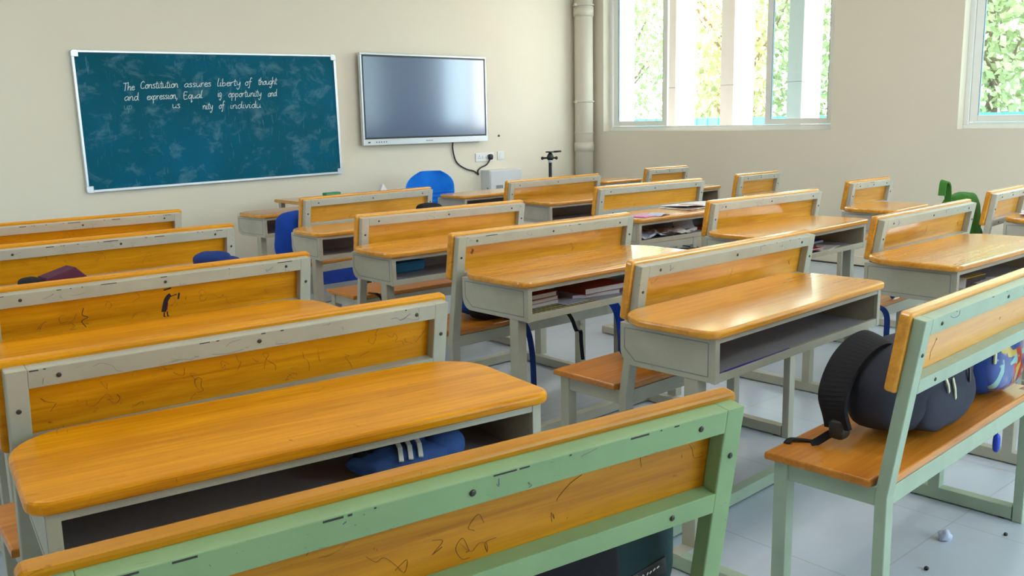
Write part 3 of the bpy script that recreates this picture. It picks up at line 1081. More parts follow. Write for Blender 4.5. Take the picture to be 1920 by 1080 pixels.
# handwriting: single-stroke letters, x-height 1
G = {
    'a': (1.0, [[(.85, .85), (.5, 1), (.1, .6), (.1, .2), (.35, 0), (.7, .35), (.88, .95), (.8, .2), (1.0, .05)]]),
    'b': (.9, [[(.15, 2.0), (.1, 1.0), (.1, .1), (.3, 0), (.7, .3), (.6, .85), (.3, .8), (.12, .5)]]),
    'd': (1.05, [[(.8, .85), (.45, 1), (.1, .5), (.3, 0), (.7, .3), (.95, 2.0), (.85, .3), (1.05, .05)]]),
    'e': (.8, [[(.1, .5), (.7, .65), (.5, 1), (.15, .7), (.15, .2), (.45, 0), (.8, .3)]]),
    'f': (.7, [[(.85, 1.75), (.6, 2.0), (.4, 1.3), (.3, 0), (.15, -.8), (-.1, -.6)], [(.05, .9), (.75, 1.0)]]),
    'g': (.9, [[(.8, .85), (.45, 1), (.1, .5), (.35, 0), (.75, .4), (.85, .95), (.75, -.4), (.4, -1), (.1, -.6)]]),
    'h': (.95, [[(.2, 2.0), (.1, 0)], [(.1, .4), (.5, 1), (.75, .7), (.7, .1), (.95, .05)]]),
    'i': (.5, [[(.2, 1), (.15, .1), (.45, .05)], [(.28, 1.5), (.30, 1.56)]]),
    'l': (.5, [[(.35, 2.1), (.15, 1.2), (.12, .1), (.45, .05)]]),
    'n': (1.0, [[(.1, 1), (.1, 0)], [(.1, .4), (.5, 1), (.75, .7), (.72, .1), (1.0, .1)]]),
    'o': (.85, [[(.5, 1), (.12, .6), (.2, .05), (.6, .1), (.75, .6), (.5, 1), (.85, .9)]]),
    'p': (.95, [[(.15, 1), (.05, -1)], [(.12, .6), (.5, 1), (.8, .6), (.5, .05), (.15, .2)]]),
    'q': (.95, [[(.8, .85), (.45, 1), (.1, .5), (.35, 0), (.75, .4), (.85, .95), (.75, -.9), (1.0, -.5)]]),
    'r': (.75, [[(.1, 1), (.12, 0)], [(.12, .5), (.4, .95), (.7, .9)]]),
    's': (.75, [[(.65, .9), (.35, 1), (.15, .75), (.55, .4), (.5, .05), (.05, .1)]]),
    't': (.6, [[(.35, 1.7), (.2, .2), (.35, 0), (.6, .1)], [(-.05, 1.15), (.7, 1.2)]]),
    'u': (1.0, [[(.1, 1), (.12, .2), (.4, 0), (.75, .4), (.82, 1), (.8, .15), (1.0, .05)]]),
    'v': (.85, [[(.05, 1), (.35, 0), (.7, .9), (.85, .9)]]),
    'x': (.85, [[(.05, 1), (.75, 0)], [(.75, 1), (.05, 0)]]),
    'y': (.9, [[(.1, 1), (.2, .3), (.5, .2), (.8, .9)], [(.82, 1), (.65, -.4), (.3, -1), (.05, -.6)]]),
    'T': (1.0, [[(.0, 1.8), (1.1, 1.95)], [(.6, 1.9), (.35, -.1)]]),
    'C': (1.1, [[(1.0, 1.5), (.7, 1.8), (.2, 1.2), (.15, .3), (.5, 0), (1.0, .25)]]),
    'E': (1.0, [[(.9, 1.8), (.15, 1.75), (.1, 0), (.9, .1)], [(.12, .95), (.7, 1.0)]]),
    ',': (.4, [[(.2, .1), (.15, -.2), (.0, -.5)]]),
}
WORDS = [('The', -0.782, 0.235, -0.694, 0.243), ('Constitution', -0.648, 0.251, -0.34, 0.259), ('assures', -0.291, 0.259, -0.058, 0.266),
         ('liberty', -0.006, 0.266, 0.204, 0.272), ('of', 0.243, 0.272, 0.303, 0.276), ('thought', 0.367, 0.276, 0.545, 0.282),
         ('and', -0.782, 0.159, -0.67, 0.161), ('expression,', -0.606, 0.162, -0.354, 0.17), ('Equal', -0.305, 0.165, -0.141, 0.173),
         ('ig', -0.01, 0.18, 0.023, 0.182), ('opportunity', 0.084, 0.175, 0.389, 0.18), ('and', 0.449, 0.175, 0.536, 0.181),
         ('up', -0.794, 0.091, -0.727, 0.091), ('us', -0.406, 0.093, -0.339, 0.094), ('nity', -0.15, 0.079, -0.062, 0.08),
         ('of', -0.01, 0.081, 0.038, 0.082), ('individu', 0.09, 0.079, 0.375, 0.082)]
bw_, bf_ = MB(), MB()
rw = random.Random(5)
for (w, x0, z0, x1, z1) in WORDS:
    tot = sum(G[ch][0] for ch in w)
    k = (x1 - x0) / tot
    xh = 0.031
    faint = w == 'up'
    tgt = bf_ if faint else bw_
    cx = 0
    for ch in w:
        adv, strokes = G[ch]
        for st_ in strokes:
            pts = []
            for (gx, gz) in st_:
                px_ = x0 + (cx + gx) * k + gz * .20 * xh * .5
                pz_ = z0 + (z1 - z0) * (cx / tot) + gz * xh + rw.uniform(-.0012, .0012)
                pts.append((px_, -.0066, pz_))
            tgt.ribbon(spline(pts, 5), .0046, .0008, M['chalk_faint' if faint else 'chalk'], side=(.5, 0, .86))
        cx += adv
bw_.build('chalk_writing', bd)
o = bf_.build('chalk_writing', bd)
o['label'] = 'faint half erased chalk letters'

# wall screen
TX, TZ, TW_, THh = 5.486, 1.586, 1.530, 0.862
tv = thing('wall_screen', 'large silver framed display screen switched off on the front wall', 'screen', (TX, 7.5, TZ))
b = MB(); b.box(-TW_ / 2 + .03, TW_ / 2 - .03, .022, .055, -THh / 2 + .03, THh / 2 - .03, M['blackp'], .01)
b.box(-.3, .3, .055, .08, -.2, .2, M['blackp']); b.build('back_housing', tv)
b = MB()
for (x0, x1, z0, z1) in ((-TW_ / 2, TW_ / 2, THh / 2 - .020, THh / 2), (-TW_ / 2, TW_ / 2, -THh / 2, -THh / 2 + .058),
                         (-TW_ / 2, -TW_ / 2 + .018, -THh / 2 + .058, THh / 2 - .020), (TW_ / 2 - .018, TW_ / 2, -THh / 2 + .058, THh / 2 - .020)):
    b.box(x0, x1, -.008, .03, z0, z1, M['silver'], .004)
b.build('frame', tv)
b = MB(); b.box(-TW_ / 2 + .018, TW_ / 2 - .018, -.003, .022, -THh / 2 + .058, THh / 2 - .020, M['blackp'])
b.box(-TW_ / 2 + .034, TW_ / 2 - .034, -.0045, -.002, -THh / 2 + .074, THh / 2 - .036, M['screen']); b.build('screen_panel', tv)
for k in range(5):
    b = MB(); b.cyl((0, -.0075, 0), (0, -.0095, 0), .006, M['blackp'], 10)
    b.build('button', tv, (-.62 + .028 * k, 0, -THh / 2 + .029))
b = MB(); b.box(-.715, -.690, -.0095, -.007, -THh / 2 + .022, -THh / 2 + .034, M['blackp']); b.build('sensor', tv)
b = MB()
for k in range(7):
    b.box(-.035 + .012 * k, -.027 + .012 * k, -.0088, -.007, -THh / 2 + .024, -THh / 2 + .024 + (.011 if k % 3 else .014), M['cab_dark'])
b.build('emblem', tv)
# sockets, switch, cable
so = thing('socket_plate', 'white twin socket plate with a black plug, below the screen', 'socket', (6.268, 7.58, .985))
b = MB(); b.box(-.125, .125, -.012, 0, -.045, .045, M['white'], .004); b.build('plate', so)
for sx in (-.075, .03):
    b = MB()
    for (hx, hz, w_, h_) in ((-.012, -.008, .008, .006), (.012, -.008, .008, .006), (0, .012, .006, .009)):
        b.box(sx + hx - w_ / 2, sx + hx + w_ / 2, -.0132, -.011, hz - h_ / 2, hz + h_ / 2, M['blackp'])
    b.build('pin_holes', so)
for sx in (-.025, .092):
    b = MB(); b.box(sx - .012, sx + .012, -.0165, -.012, -.018, .018, M['white'], .003); b.build('rocker', so)
sw = thing('switch_plate', 'small white switch plate on the wall right of the socket', 'switch', (6.495, 7.58, .995))
b = MB(); b.box(-.045, .045, -.011, 0, -.045, .045, M['white'], .004); b.build('plate', sw)
b = MB(); b.box(-.02, .02, -.016, -.011, -.028, .028, M['white'], .003); b.build('rocker', sw)
b = MB(); b.cyl((6.475, 7.5795, 1.205), (6.475, 7.571, 1.205), .012, M['blackp'], 12)
tag(b.build('wall_plug'), 'small black wall plug above the switch plate', 'wall plug')
cb = thing('power_cable', 'black power cable looping from the screen to the socket', 'cable', (6.33, 7.56, .985))
b = MB()
P0 = Vector((6.33, 7.56, .985))
b.tube([Vector(p) - P0 for p in spline([(5.83, 7.55, 1.165), (5.835, 7.562, 1.08), (5.88, 7.565, .95), (6.0, 7.565, .875), (6.11, 7.565, .845),
                                        (6.170, 7.566, .805), (6.163, 7.566, .84), (6.20, 7.565, .875), (6.28, 7.56, .905), (6.322, 7.55, .955), (6.33, 7.535, .985)], 6)], .0075, M['blackp'], 8)
b.build('cord', cb)
b = MB(); b.blob((0, -.012, 0), (.026, .022, .030), M['blackp'], .6, .6); b.build('plug', cb)
# cabinet
cbx = thing('wall_cabinet', 'pale grey metal cabinet with vents on the front wall under the sockets', 'cabinet', (6.215, 7.58, .45))
b = MB(); b.box(0, .46, -.145, 0, 0, .400, M['cab'], .004); b.build('body', cbx)
b = MB(); b.box(.012, .448, -.151, -.1455, .010, .392, M['cab'], .003); b.build('door', cbx)
b = MB()
for r_ in range(2):
    for c_ in range(9):
        b.box(.085 + .011 * c_, .092 + .011 * c_, -.1530, -.150, .150 + r_ * .05, .188 + r_ * .05, M['cab_dark'])
b.build('vent', cbx)
b = MB(); b.cyl((-.006, -.11, .21), (0.001, -.11, .21), .010, M['cab_dark'], 12); b.build('lock', cbx)
# corner pipe
pp = thing('drain_pipe', 'beige vertical pipe in the corner between the two walls', 'pipe', (7.665, 7.455, 0))
b = MB(); b.cyl((0, 0, 0), (0, 0, ZC), .105, M['pipe'], 32); b.build('tube', pp)
for z0, z1 in ((1.00, 1.10), (1.205, 1.215), (2.5, 2.6)):
    b = MB(); b.cyl((0, 0, z0), (0, 0, z1), .113, M['pipe'], 32); b.build('coupling', pp)
for z0 in (1.56, 2.62):
    b = MB(); b.tube([(.112 * math.cos(a), .112 * math.sin(a), z0) for a in [2 * math.pi * k / 24 for k in range(25)]], .009, M['pipe'], 8)
    b.box(-.145, -.105, -.012, .012, z0 - .012, z0 + .012, M['pipe'], .003)
    b.build('clamp', pp)
# tripod
tp = thing('camera_tripod', 'black tripod with a ball head standing in front of the corner', 'tripod', (6.62, 6.93, 0))
b = MB(); b.cyl((0, 0, .45), (0, 0, .93), .019, M['blackp'], 16); b.build('centre_column', tp)
b = MB(); b.cyl((0, 0, .925), (0, 0, .952), .024, M['silver'], 16); b.build('collar', tp)
b = MB(); b.tube([(0, 0, .952), (0, 0, .965), (0, 0, .99), (0, 0, 1.01), (0, 0, 1.028)], [.028, .036, .036, .026, .014], M['blackp'], 16)
b.tube([(-.065, .05, .972), (0, 0, .975), (.05, -.04, .972)], [.011, .009, .011], M['blackp'], 10)
b.blob((-.065, .05, .972), (.016, .016, .018), M['blackp'], 1, 1, nu=12, nv=8); b.blob((.05, -.04, .972), (.016, .016, .018), M['blackp'], 1, 1, nu=12, nv=8)
b.build('ball_head', tp)
b = MB(); b.box(-.038, .038, -.03, .03, 1.028, 1.042, M['blackp'], .004); b.cyl((.03, -.02, 1.036), (.095, -.065, 1.040), .010, M['blackp'], 10); b.build('plate', tp)
for k in range(3):
    a = math.radians(90 + 120 * k)
    b = MB(); b.tube([(.03 * math.cos(a), .03 * math.sin(a), .72), (.17 * math.cos(a), .17 * math.sin(a), .35), (.30 * math.cos(a), .30 * math.sin(a), .012)], [.016, .013, .010], M['blackp'], 10)
    b.build('leg', tp)

# teacher's desk, chair and what lies on it
td = thing('teacher_desk', 'wooden topped table with a blue front panel before the blackboard wall', 'table', (3.56, 6.56, 0))
b = MB(); b.prism(rrect(0, 1.12, 0, .55, (.03,) * 4, 5), 'z', .724, .75, M['wood_m'], .008); b.build('table_top', td)
for lx in (.03, 1.05):
    for ly in (.04, .47):
        b = MB(); b.box(lx, lx + .04, ly, ly + .04, 0, .724, M['p_cream'], .003); b.build('leg', td)
b = MB(); b.box(.07, 1.05, .045, .065, .06, .70, M['panelblue'], .003); b.build('front_panel', td)
b = MB(); b.box(.56, .60, .02, .045, 0, .72, M['blackp'], .003); b.build('brace', td)
du = thing('board_duster', 'green felt duster lying on the wooden table before the blackboard', 'duster', (3.98, 6.86, .7505), .1)
b = MB(); b.box(-.075, .075, -.03, .03, .018, .042, M['dustergreen'], .004); b.build('grip', du)
b = MB(); b.box(-.075, .075, -.03, .03, 0, .0182, M['tan'], .003); b.build('pad', du)
b = MB()
b.prism([(-.045, -.03), (.045, -.03), (.045, .03), (-.045, .03)], 'z', .7505, .756, M['paper'])
vs = b.prism([(-.045, -.03), (.045, -.03), (.045, .03), (-.045, .03)], 'z', .756, .83, M['paper'])
for v in vs[4:]:
    v.co.x *= .18; v.co.y *= .5
tag(b.build('paper_tent', None, (4.48, 6.84, 0)), 'small white folded paper standing left of the blue chair', 'paper')

ch = thing('office_chair', 'bright blue upholstered office chair between the screen and the first bench', 'chair', (5.02, 6.86, 0), math.radians(-6))
b = MB()
mi = b.mi(M['chairblue'])


def chairback(u, v):
    z = .50 + .42 * v
    hw = .27 - .012 * v - (.150 * max(0, (v - .5) / .5) ** 3.5)
    x = (2 * u - 1) * hw
    y = .05 - .055 * (2 * u - 1) ** 2 + .03 * (1 - v) - .012 * math.cos(v * 60) * (1 if v < .55 else 0) * .25
    return x, y, z


n_u, n_v = 28, 60
fr_ = [[b.bm.verts.new((lambda p: (p[0], p[1] - .028 * math.sin(math.pi * min(1, max(0, u / n_u))) ** .35 * math.sin(math.pi * min(.98, max(.02, v / n_v))) ** .3, p[2]))(chairback(u / n_u, v / n_v))) for u in range(n_u + 1)] for v in range(n_v + 1)]
bk_ = [[b.bm.verts.new((lambda p: (p[0], p[1] + .028 * math.sin(math.pi * min(1, max(0, u / n_u))) ** .35 * math.sin(math.pi * min(.98, max(.02, v / n_v))) ** .3, p[2]))(chairback(u / n_u, v / n_v))) for u in range(n_u + 1)] for v in range(n_v + 1)]
for v in range(n_v):
    for u in range(n_u):
        b.bm.faces.new((fr_[v][u], fr_[v][u + 1], fr_[v + 1][u + 1], fr_[v + 1][u])).smooth = True
        b.bm.faces.new((bk_[v][u], bk_[v + 1][u], bk_[v + 1][u + 1], bk_[v][u + 1])).smooth = True
for u in range(n_u):
    b.bm.faces.new((fr_[0][u], bk_[0][u], bk_[0][u + 1], fr_[0][u + 1])); b.bm.faces.new((fr_[n_v][u], fr_[n_v][u + 1], bk_[n_v][u + 1], bk_[n_v][u]))
for v in range(n_v):
    b.bm.faces.new((fr_[v][0], fr_[v + 1][0], bk_[v + 1][0], bk_[v][0])); b.bm.faces.new((fr_[v][n_u], bk_[v][n_u], bk_[v + 1][n_u], fr_[v + 1][n_u]))
b.build('backrest', ch)
b = MB(); b.blob((0, -.20, .455), (.25, .24, .04), M['chairblue'], .45, .5); b.build('seat', ch)
b = MB(); b.ribbon(spline([(0, -.18, .40), (0, .06, .40), (0, .115, .50), (0, .105, .66)], 6), .06, .012, M['blackp'], side=(1, 0, 0)); b.build('back_bracket', ch)
b = MB(); b.cyl((0, -.2, .08), (0, -.2, .42), .025, M['blackp'], 14); b.build('gas_column', ch)
for k in range(5):
    a = math.radians(72 * k + 20)
    b = MB(); b.tube([(0, -.2, .10), (.15 * math.cos(a), -.2 + .15 * math.sin(a), .085), (.27 * math.cos(a), -.2 + .27 * math.sin(a), .065)], [.022, .018, .014], M['blackp'], 10)
    b.build('base_arm', ch)
    b = MB(); b.cyl((.27 * math.cos(a) - .012, -.2 + .27 * math.sin(a), .028), (.27 * math.cos(a) + .012, -.2 + .27 * math.sin(a), .028), .028, M['blackp'], 14)
    b.build('caster', ch)

# ------------------------------------------------------------------ books and papers


def notebook(u, X, Y, Z, w, d, h, rz, cover, label, cat='notebook', group=None, pages='paper'):
    p = at(u, X, Y, Z)
    r = thing('notebook' if cat == 'notebook' else cat, label, cat, p, UNITS[u][2] + rz, group)
    b = MB()
    b.box(-w / 2, w / 2, -d / 2, d / 2, h - .0016, h, M[cover], .0005)
    b.box(-w / 2, w / 2, -d / 2, d / 2, 0, .0016, M[cover], .0005)
    b.box(-w / 2, -w / 2 + .002, -d / 2, d / 2, .0016, h - .0016, M[cover])
    b.build('cover', r)
    b = MB()
    n_ = max(2, int(h / .0035))
    for k in range(n_):
        z0 = .0018 + (h - .0036) * k / n_
        b.box(-w / 2 + .0021, w / 2 - .003 - .0012 * (k % 2), -d / 2 + .002 + .0012 * (k % 2), d / 2 - .002, z0, z0 + (h - .0036) / n_ * .9, M[pages])
    b.build('pages', r)
    return r


g4 = 'notebooks in the shelf with the yellow checked folder'
p = at('M4', .325, .655, SH)
ckf = thing('checked_folder', 'yellow and black checked folder along the front edge of the notebook shelf', 'folder', p, UNITS['M4'][2] + .05)
b = MB(); b.box(-.195, .195, -.070, .085, 0, .004, M['check']); b.build('cover', ckf)
b = MB(); b.box(.035, .185, -.030, .080, .0042, .006, M['bluepaper']); b.build('sheets', ckf)
notebook('M4', .240, .765, SH + .0065, .25, .19, .016, .04, 'lilac', 'pale notebook at the bottom of the left notebook stack', group=None)
notebook('M4', .240, .767, SH + .0228, .25, .19, .016, .07, 'orange', 'orange edged notebook in the middle of the left notebook stack')
notebook('M4', .235, .772, SH + .0391, .25, .19, .020, .03, 'brick', 'red brown notebook on top of the left stack beside the checked folder')
notebook('M4', .225, .83, SH + .0593, .21, .10, .012, -.12, 'purple', 'small dark notebook lying across the left notebook stack')
notebook('M4', .62, .775, SH, .26, .20, .018, -.18, 'lilac', 'pale notebook under the right red brown notebook in the checked folder shelf')
notebook('M4', .66, .765, SH + .0183, .26, .20, .024, -.05, 'brick', 'right hand red brown notebook in the shelf with the checked folder')
p = at('M3', .295, .83, SH)
bx = thing('file_box', 'bright blue narrow box lying in the shelf behind the knotted backrest', 'box', p, UNITS['M3'][2] + .08)
b = MB(); b.box(-.15, .15, -.035, .035, 0, .042, M['bluebox'], .003); b.build('body', bx)
b = MB(); b.box(-.153, .153, -.038, .038, .0422, .050, M['bluebox'], .002); b.build('lid', bx)
b = MB(); pp_ = at('M3', .155, .685, SH)
b.sheet(6, 4, lambda u, v: ((u - .5) * .13, (v - .5) * .10, .001 + .004 * math.sin(u * 4)), M['lilac'], .0012)
tag(b.build('paper_sheet', None, pp_, (0, 0, .3)), 'lilac paper sheet in front of the blue box', 'paper')


def crumple(name, u, X, Y, Z, w, d, h, rz, m, lab, seed, cat='paper', group=None, tilt=(0, 0)):
    b = MB()
    lo = []

    def fn(a, c):
        z = h * (.5 + .5 * mnoise.noise(Vector((a * 2.6 + seed, c * 2.6, seed * 1.7)))) + h * .35 * mnoise.noise(Vector((a * 6, c * 6 + seed, 2)))
        return ((a - .5) * w + .015 * mnoise.noise(Vector((c * 4, seed, a))), (c - .5) * d + .015 * mnoise.noise(Vector((seed, a * 4, c))), max(0.0005, z))
    b.sheet(16, 14, fn, m, .0014)
    o = b.build(name, None, at(u, X, Y, Z), (tilt[0], tilt[1], UNITS[u][2] + rz))
    return tag(o, lab, cat, group)


# newspapers on and in the third-row desk
for k, (X, Y, w, d, rz, z, lb) in enumerate((
        (.90, .80, .44, .26, .10, 0, 'folded newspaper at the bottom of the pile on the third row table'),
        (.91, .79, .42, .25, -.06, .009, 'printed newspaper with a picture on top of the pile on the third row table'))):
    p = at('R3', X, Y, ZTT + z)
    b = MB()
    b.sheet(14, 8, lambda u, v: ((u - .5) * w, (v - .5) * d, .002 + .016 * (1 - v) * (0.5 + .5 * math.sin(u * 7 + k)) * k + .004 * u), M['news'], .0035)
    tag(b.build('newspaper', None, p, (0, 0, UNITS['R3'][2] + rz)), lb, 'newspaper')
pm = notebook('R3', .235, .655, ZTT, .20, .145, .006, .15, 'pink', 'pink magazine near the left end of the newspaper table', 'magazine')
b = MB(); b.sheet(8, 4, lambda u, v: ((u - .5) * .17, (v - .5) * .10, .002 + .010 * math.sin(u * 3.1)), M['bluepaper'], .001)
tag(b.build('paper_sheet', None, at('R3', .335, .625, ZTT), (0, 0, .3)), 'pale blue leaflet curling beside the pink magazine', 'paper')
crumple('crumpled_newspaper', 'R3', .25, .70, SH, .30, .22, .045, .2, M['bluepaper'], 'crumpled pale newspaper at the left of the untidy shelf', 3)
crumple('crumpled_newspaper', 'R3', .525, .70, SH, .24, .24, .050, -.3, M['news'], 'crumpled printed newspaper in the middle of the untidy shelf', 8)
b = MB(); b.sheet(10, 10, lambda u, v: ((u - .5) * .17, .02 * math.sin(v * 3) + .05 * v, .10 * v + .02 * math.sin(u * 3 + v)), M['bluepaper'], .0014)
tag(b.build('paper_sheet', None, at('R3', .72, .70, SH), (0, 0, -.25)), 'curled pale sheet standing up in the untidy shelf under the newspapers', 'paper')
notebook('R3', .97, .74, SH, .22, .17, .014, .1, 'maroonc' if 'maroonc' in M else 'brick', 'dark red notebook at the right of the untidy shelf under the newspapers')
b = MB(); b.cyl((-.11, 0, .014), (.11, .05, .014), .013, M['paper'], 14); b.cyl((-.112, 0, .014), (-.110, 0, .014), .008, M['cab_dark'], 12)
tag(b.build('paper_roll', None, at('R3', .70, .625, SH + .001), (0, 0, .15)), 'rolled paper lying at the front of the untidy shelf', 'paper roll')

# shelf of the desk with the crimson magazine
notebook('R4', .57, .72, SH, .26, .17, .012, .12, 'purple', 'purple book at the bottom of the crimson magazine pile')
notebook('R4', .60, .70, SH + .0125, .24, .16, .010, -.08, 'red', 'crimson magazine on the pile in the third row shelf', 'magazine')
notebook('R4', .40, .635, SH, .10, .11, .022, .25, 'tan', 'small tan book left of the crimson magazine')
crumple('paper_sheet', 'R4', .80, .645, SH, .26, .13, .012, .25, M['paper'], 'white sheet at the front right of the crimson magazine pile', 5)
notebook('R4', .95, .84, SH, .24, .12, .016, .05, 'navyc' if 'navyc' in M else 'blueink', 'dark blue book at the back right of the crimson magazine shelf')

# shelf at the right edge
p = at('R5', .31, .68, SH)
b = MB()
for k in range(6):
    b.sheet(14, 4, lambda u, v: ((u - .5) * .16, (v - .5) * .11, .002 + k * .0045 + (.022 * (k / 6) + .012) * math.sin(u * math.pi) ** .7), M['paper'], .0012)
tag(b.build('curled_notebook', None, p, (0, 0, .35)), 'open white notebook with curled pages in the shelf at the right edge', 'notebook')
b = MB(); b.box(-.14, .14, -.015, .015, 0, .004, M['yellow'], .001)
tag(b.build('ruler', None, at('R5', .68, .76, SH), (0, 0, -.05)), 'yellow ruler lying in the shelf at the right edge', 'ruler')
b = MB(); b.blob((0, 0, .026), (.11, .06, .026), M['maroon'], .6, .7, amp=.01)
tag(b.build('pencil_pouch', None, at('R5', .60, .86, SH), (0, 0, .1)), 'dark red pouch at the back of the shelf behind the yellow ruler', 'pouch')
crumple('paper_sheet', 'R5', .62, .63, SH, .22, .09, .010, .08, M['bluepaper'], 'pale sheet at the front of the shelf before the yellow ruler', 9)
crumple('paper_sheet', 'W5', .36, .80, ZTT, .28, .20, .018, .2, M['paper'], 'white papers on the table at the right edge behind the green bag bench', 12)

# ------------------------------------------------------------------ bags


def rotm(ax, ay, az):
    return Matrix.Rotation(az, 3, 'Z') @ Matrix.Rotation(ay, 3, 'Y') @ Matrix.Rotation(ax, 3, 'X')


# charcoal backpack on the mint bench
bp = thing('backpack', 'large charcoal backpack slumped on the seat of the mint green bench', 'backpack', at('M5', .485, .165, ZS), UNITS['M5'][2])
b = MB()
b.blob((0, 0, .132), (.275, .120, .130), M['charcoal'], .72, .72, rotm(0, 0, 0), amp=.022, freq=5, seed=2,
       warp=lambda p: Vector((p.x, p.y, p.z * (1 + .18 * p.x / .27) + .018 * p.x / .27)))
b.build('body', bp)
b = MB(); b.blob((.02, -.080, .105), (.18, .045, .085), M['charcoal'], .6, .6, rotm(-.05, -.05, 0), amp=.012, freq=7, seed=4); b.build('front_pocket', bp)
b = MB(); b.ribbon(spline([(.02, .05, .22), (-.10, .07, .262), (-.23, .08, .225), (-.315, .075, .14), (-.31, .06, .05)], 8), [.085] * 33, .013, M['black'], side=(.2, 1, .3)); b.build('shoulder_strap', bp)
b = MB(); b.ribbon(spline([(-.30, .06, .045), (-.32, .08, .03), (-.34, .10, .012), (-.36, .11, .004)], 6), .022, .003, M['black'], side=(0, .3, 1)); b.build('strap_tail', bp)
b = MB(); b.blob((-.305, .058, .05), (.028, .024, .03), M['blackp'], .6, .6); b.build('buckle', bp)
for (x, z, l) in ((-.06, .175, .045), (-.01, .165, .065), (.09, .215, .085)):
    b = MB(); b.ribbon([(x, -.122, z), (x + .006, -.128, z - l * .5), (x + .02, -.126, z - l)], .010, .004, M['blackp'] if l > .07 else M['zip'], side=(1, 0, 0)); b.build('zip_pull', bp)
b = MB(); b.ribbon(spline([(-.03, .02, .003), (0, .02, .007), (.035, -.02, .003)], 6), .018, .004, M['black'], side=(.3, 1, 0))
tag(b.build('strap_end', None, at('M5', .12, .31, ZS)), 'black strap end lying on the seat corner left of the charcoal backpack', 'strap')

# printed school bag beside it
sb = thing('school_bag', 'glossy blue bag with red and yellow printed patches beside the charcoal backpack', 'school bag', at('M5', .955, .165, ZS), UNITS['M5'][2])
b = MB(); b.blob((0, 0, .158), (.18, .108, .158), M['navy'], .6, .62, rotm(-.1, .06, 0), amp=.008); b.build('body', sb)
b = MB(); b.blob((.012, -.070, .150), (.150, .055, .132), M['print'], .62, .62, rotm(-.1, .06, 0), amp=.005); b.build('front_panel', sb)
b = MB(); b.tube(spline([(-.10, -.098, .12), (-.125, -.085, .20), (-.09, -.09, .27), (0, -.09, .295), (.10, -.085, .27)], 6), .006, M['blueink'], 8); b.build('piping', sb)
b = MB(); b.box(-.128, -.112, -.115, -.108, .13, .165, M['zip'], .003); b.build('zip_pull', sb)
b = MB(); b.ribbon(spline([(-.05, .02, .29), (-.02, .02, .325), (.04, .02, .325), (.07, .02, .29)], 6), .02, .006, M['navy'], side=(0, 1, 0)); b.build('handle', sb)

# dark backpack on the nearest bench
nb = thing('backpack', 'dark teal and black backpack on the seat under the nearest sage green backrest', 'backpack', at('L5', .845, .195, ZS), UNITS['L5'][2])
b = MB(); b.blob((0, 0, .14), (.25, .115, .138), M['darkgreen'], .35, .4, amp=.008, freq=4); b.build('body', nb)
b = MB(); b.blob((-.05, -.085, .125), (.13, .05, .115), M['black'], .4, .4, amp=.006); b.build('front_pocket', nb)
b = MB(); b.box(.108, .198, -.1150, -.1080, .065, .095, M['blackp'], .001, rotm(0, -.12, .05)); b.build('badge', nb)
b = MB()
for pts in ([(0, 0, .014), (0, 0, 0), (.007, 0, 0)], [(.012, 0, .005), (.015, 0, .009), (.019, 0, .005), (.015, 0, .001), (.012, 0, .005)],
            [(.024, 0, .004), (.028, 0, .008)], [(.031, 0, .004), (.036, 0, .007)], [(.040, 0, .005), (.046, 0, .008)], [(.050, 0, .006), (.056, 0, .008)]):
    b.ribbon(pts, .0022, .0008, M['white'], side=(0, 0, 1) if abs(pts[0][2] - pts[-1][2]) < .005 else (1, 0, 0))
b.build('badge_lettering', nb, (.124, -.1172, .073), (0, -.12, .05))

# pouch in the shelf of the nearest desk
po = thing('pencil_pouch', 'crumpled blue pouch with white stripes in the dark nearest shelf', 'pouch', at('L5', .80, .655, SH), UNITS['L5'][2])
b = MB(); b.blob((0, 0, .032), (.115, .055, .032), M['denim'], .8, .9, amp=.030, freq=13, seed=1)
b.blob((.10, .01, .040), (.05, .045, .035), M['denim'], .8, .8, amp=.01, seed=5); b.build('body', po)
b = MB()
for x in (-.035, -.012, .012):
    b.ribbon([(x, -.055, .048), (x + .012, -.025, .066), (x + .018, 0, .070)], .010, .004, M['white'], side=(1, 0, 0))
b.build('stripes', po)
b = MB(); b.blob((-.055, .02, .068), (.022, .02, .018), M['black'], .8, .8); b.blob((-.10, .01, .052), (.016, .016, .014), M['black'], .8, .8); b.build('toggle', po)

# left row: things on the third table
b = MB(); b.blob((0, 0, .042), (.08, .055, .042), M['navy'], .8, .8, amp=.02, freq=8, seed=3)
b.blob((.075, -.01, .028), (.045, .05, .028), M['navy'], .8, .8)
tag(b.build('cloth_bag', None, at('L3', 1.03, .72, ZTT)), 'navy cloth bag on the table corner behind the ink figure backrest', 'bag')
mb_ = thing('shoulder_bag', 'folded maroon bag on the table at the left edge', 'bag', at('L3', .43, .80, ZTT), .1)
b = MB(); b.prism([(-.07, 0), (.11, 0), (.10, .035), (.06, .075), (-.05, .045)], 'y', -.05, .05, M['maroon'], .006); b.build('body', mb_)
b = MB(); b.blob((-.10, 0, .026), (.040, .04, .026), M['black'], .7, .7, amp=.01); b.build('strap', mb_)
b = MB(); b.blob((0, 0, .022), (.04, .03, .024), M['black'], .8, .8)
tag(b.build('glasses_case', None, at('L3', .16, .80, ZTT)), 'small black case left of the maroon bag', 'case')

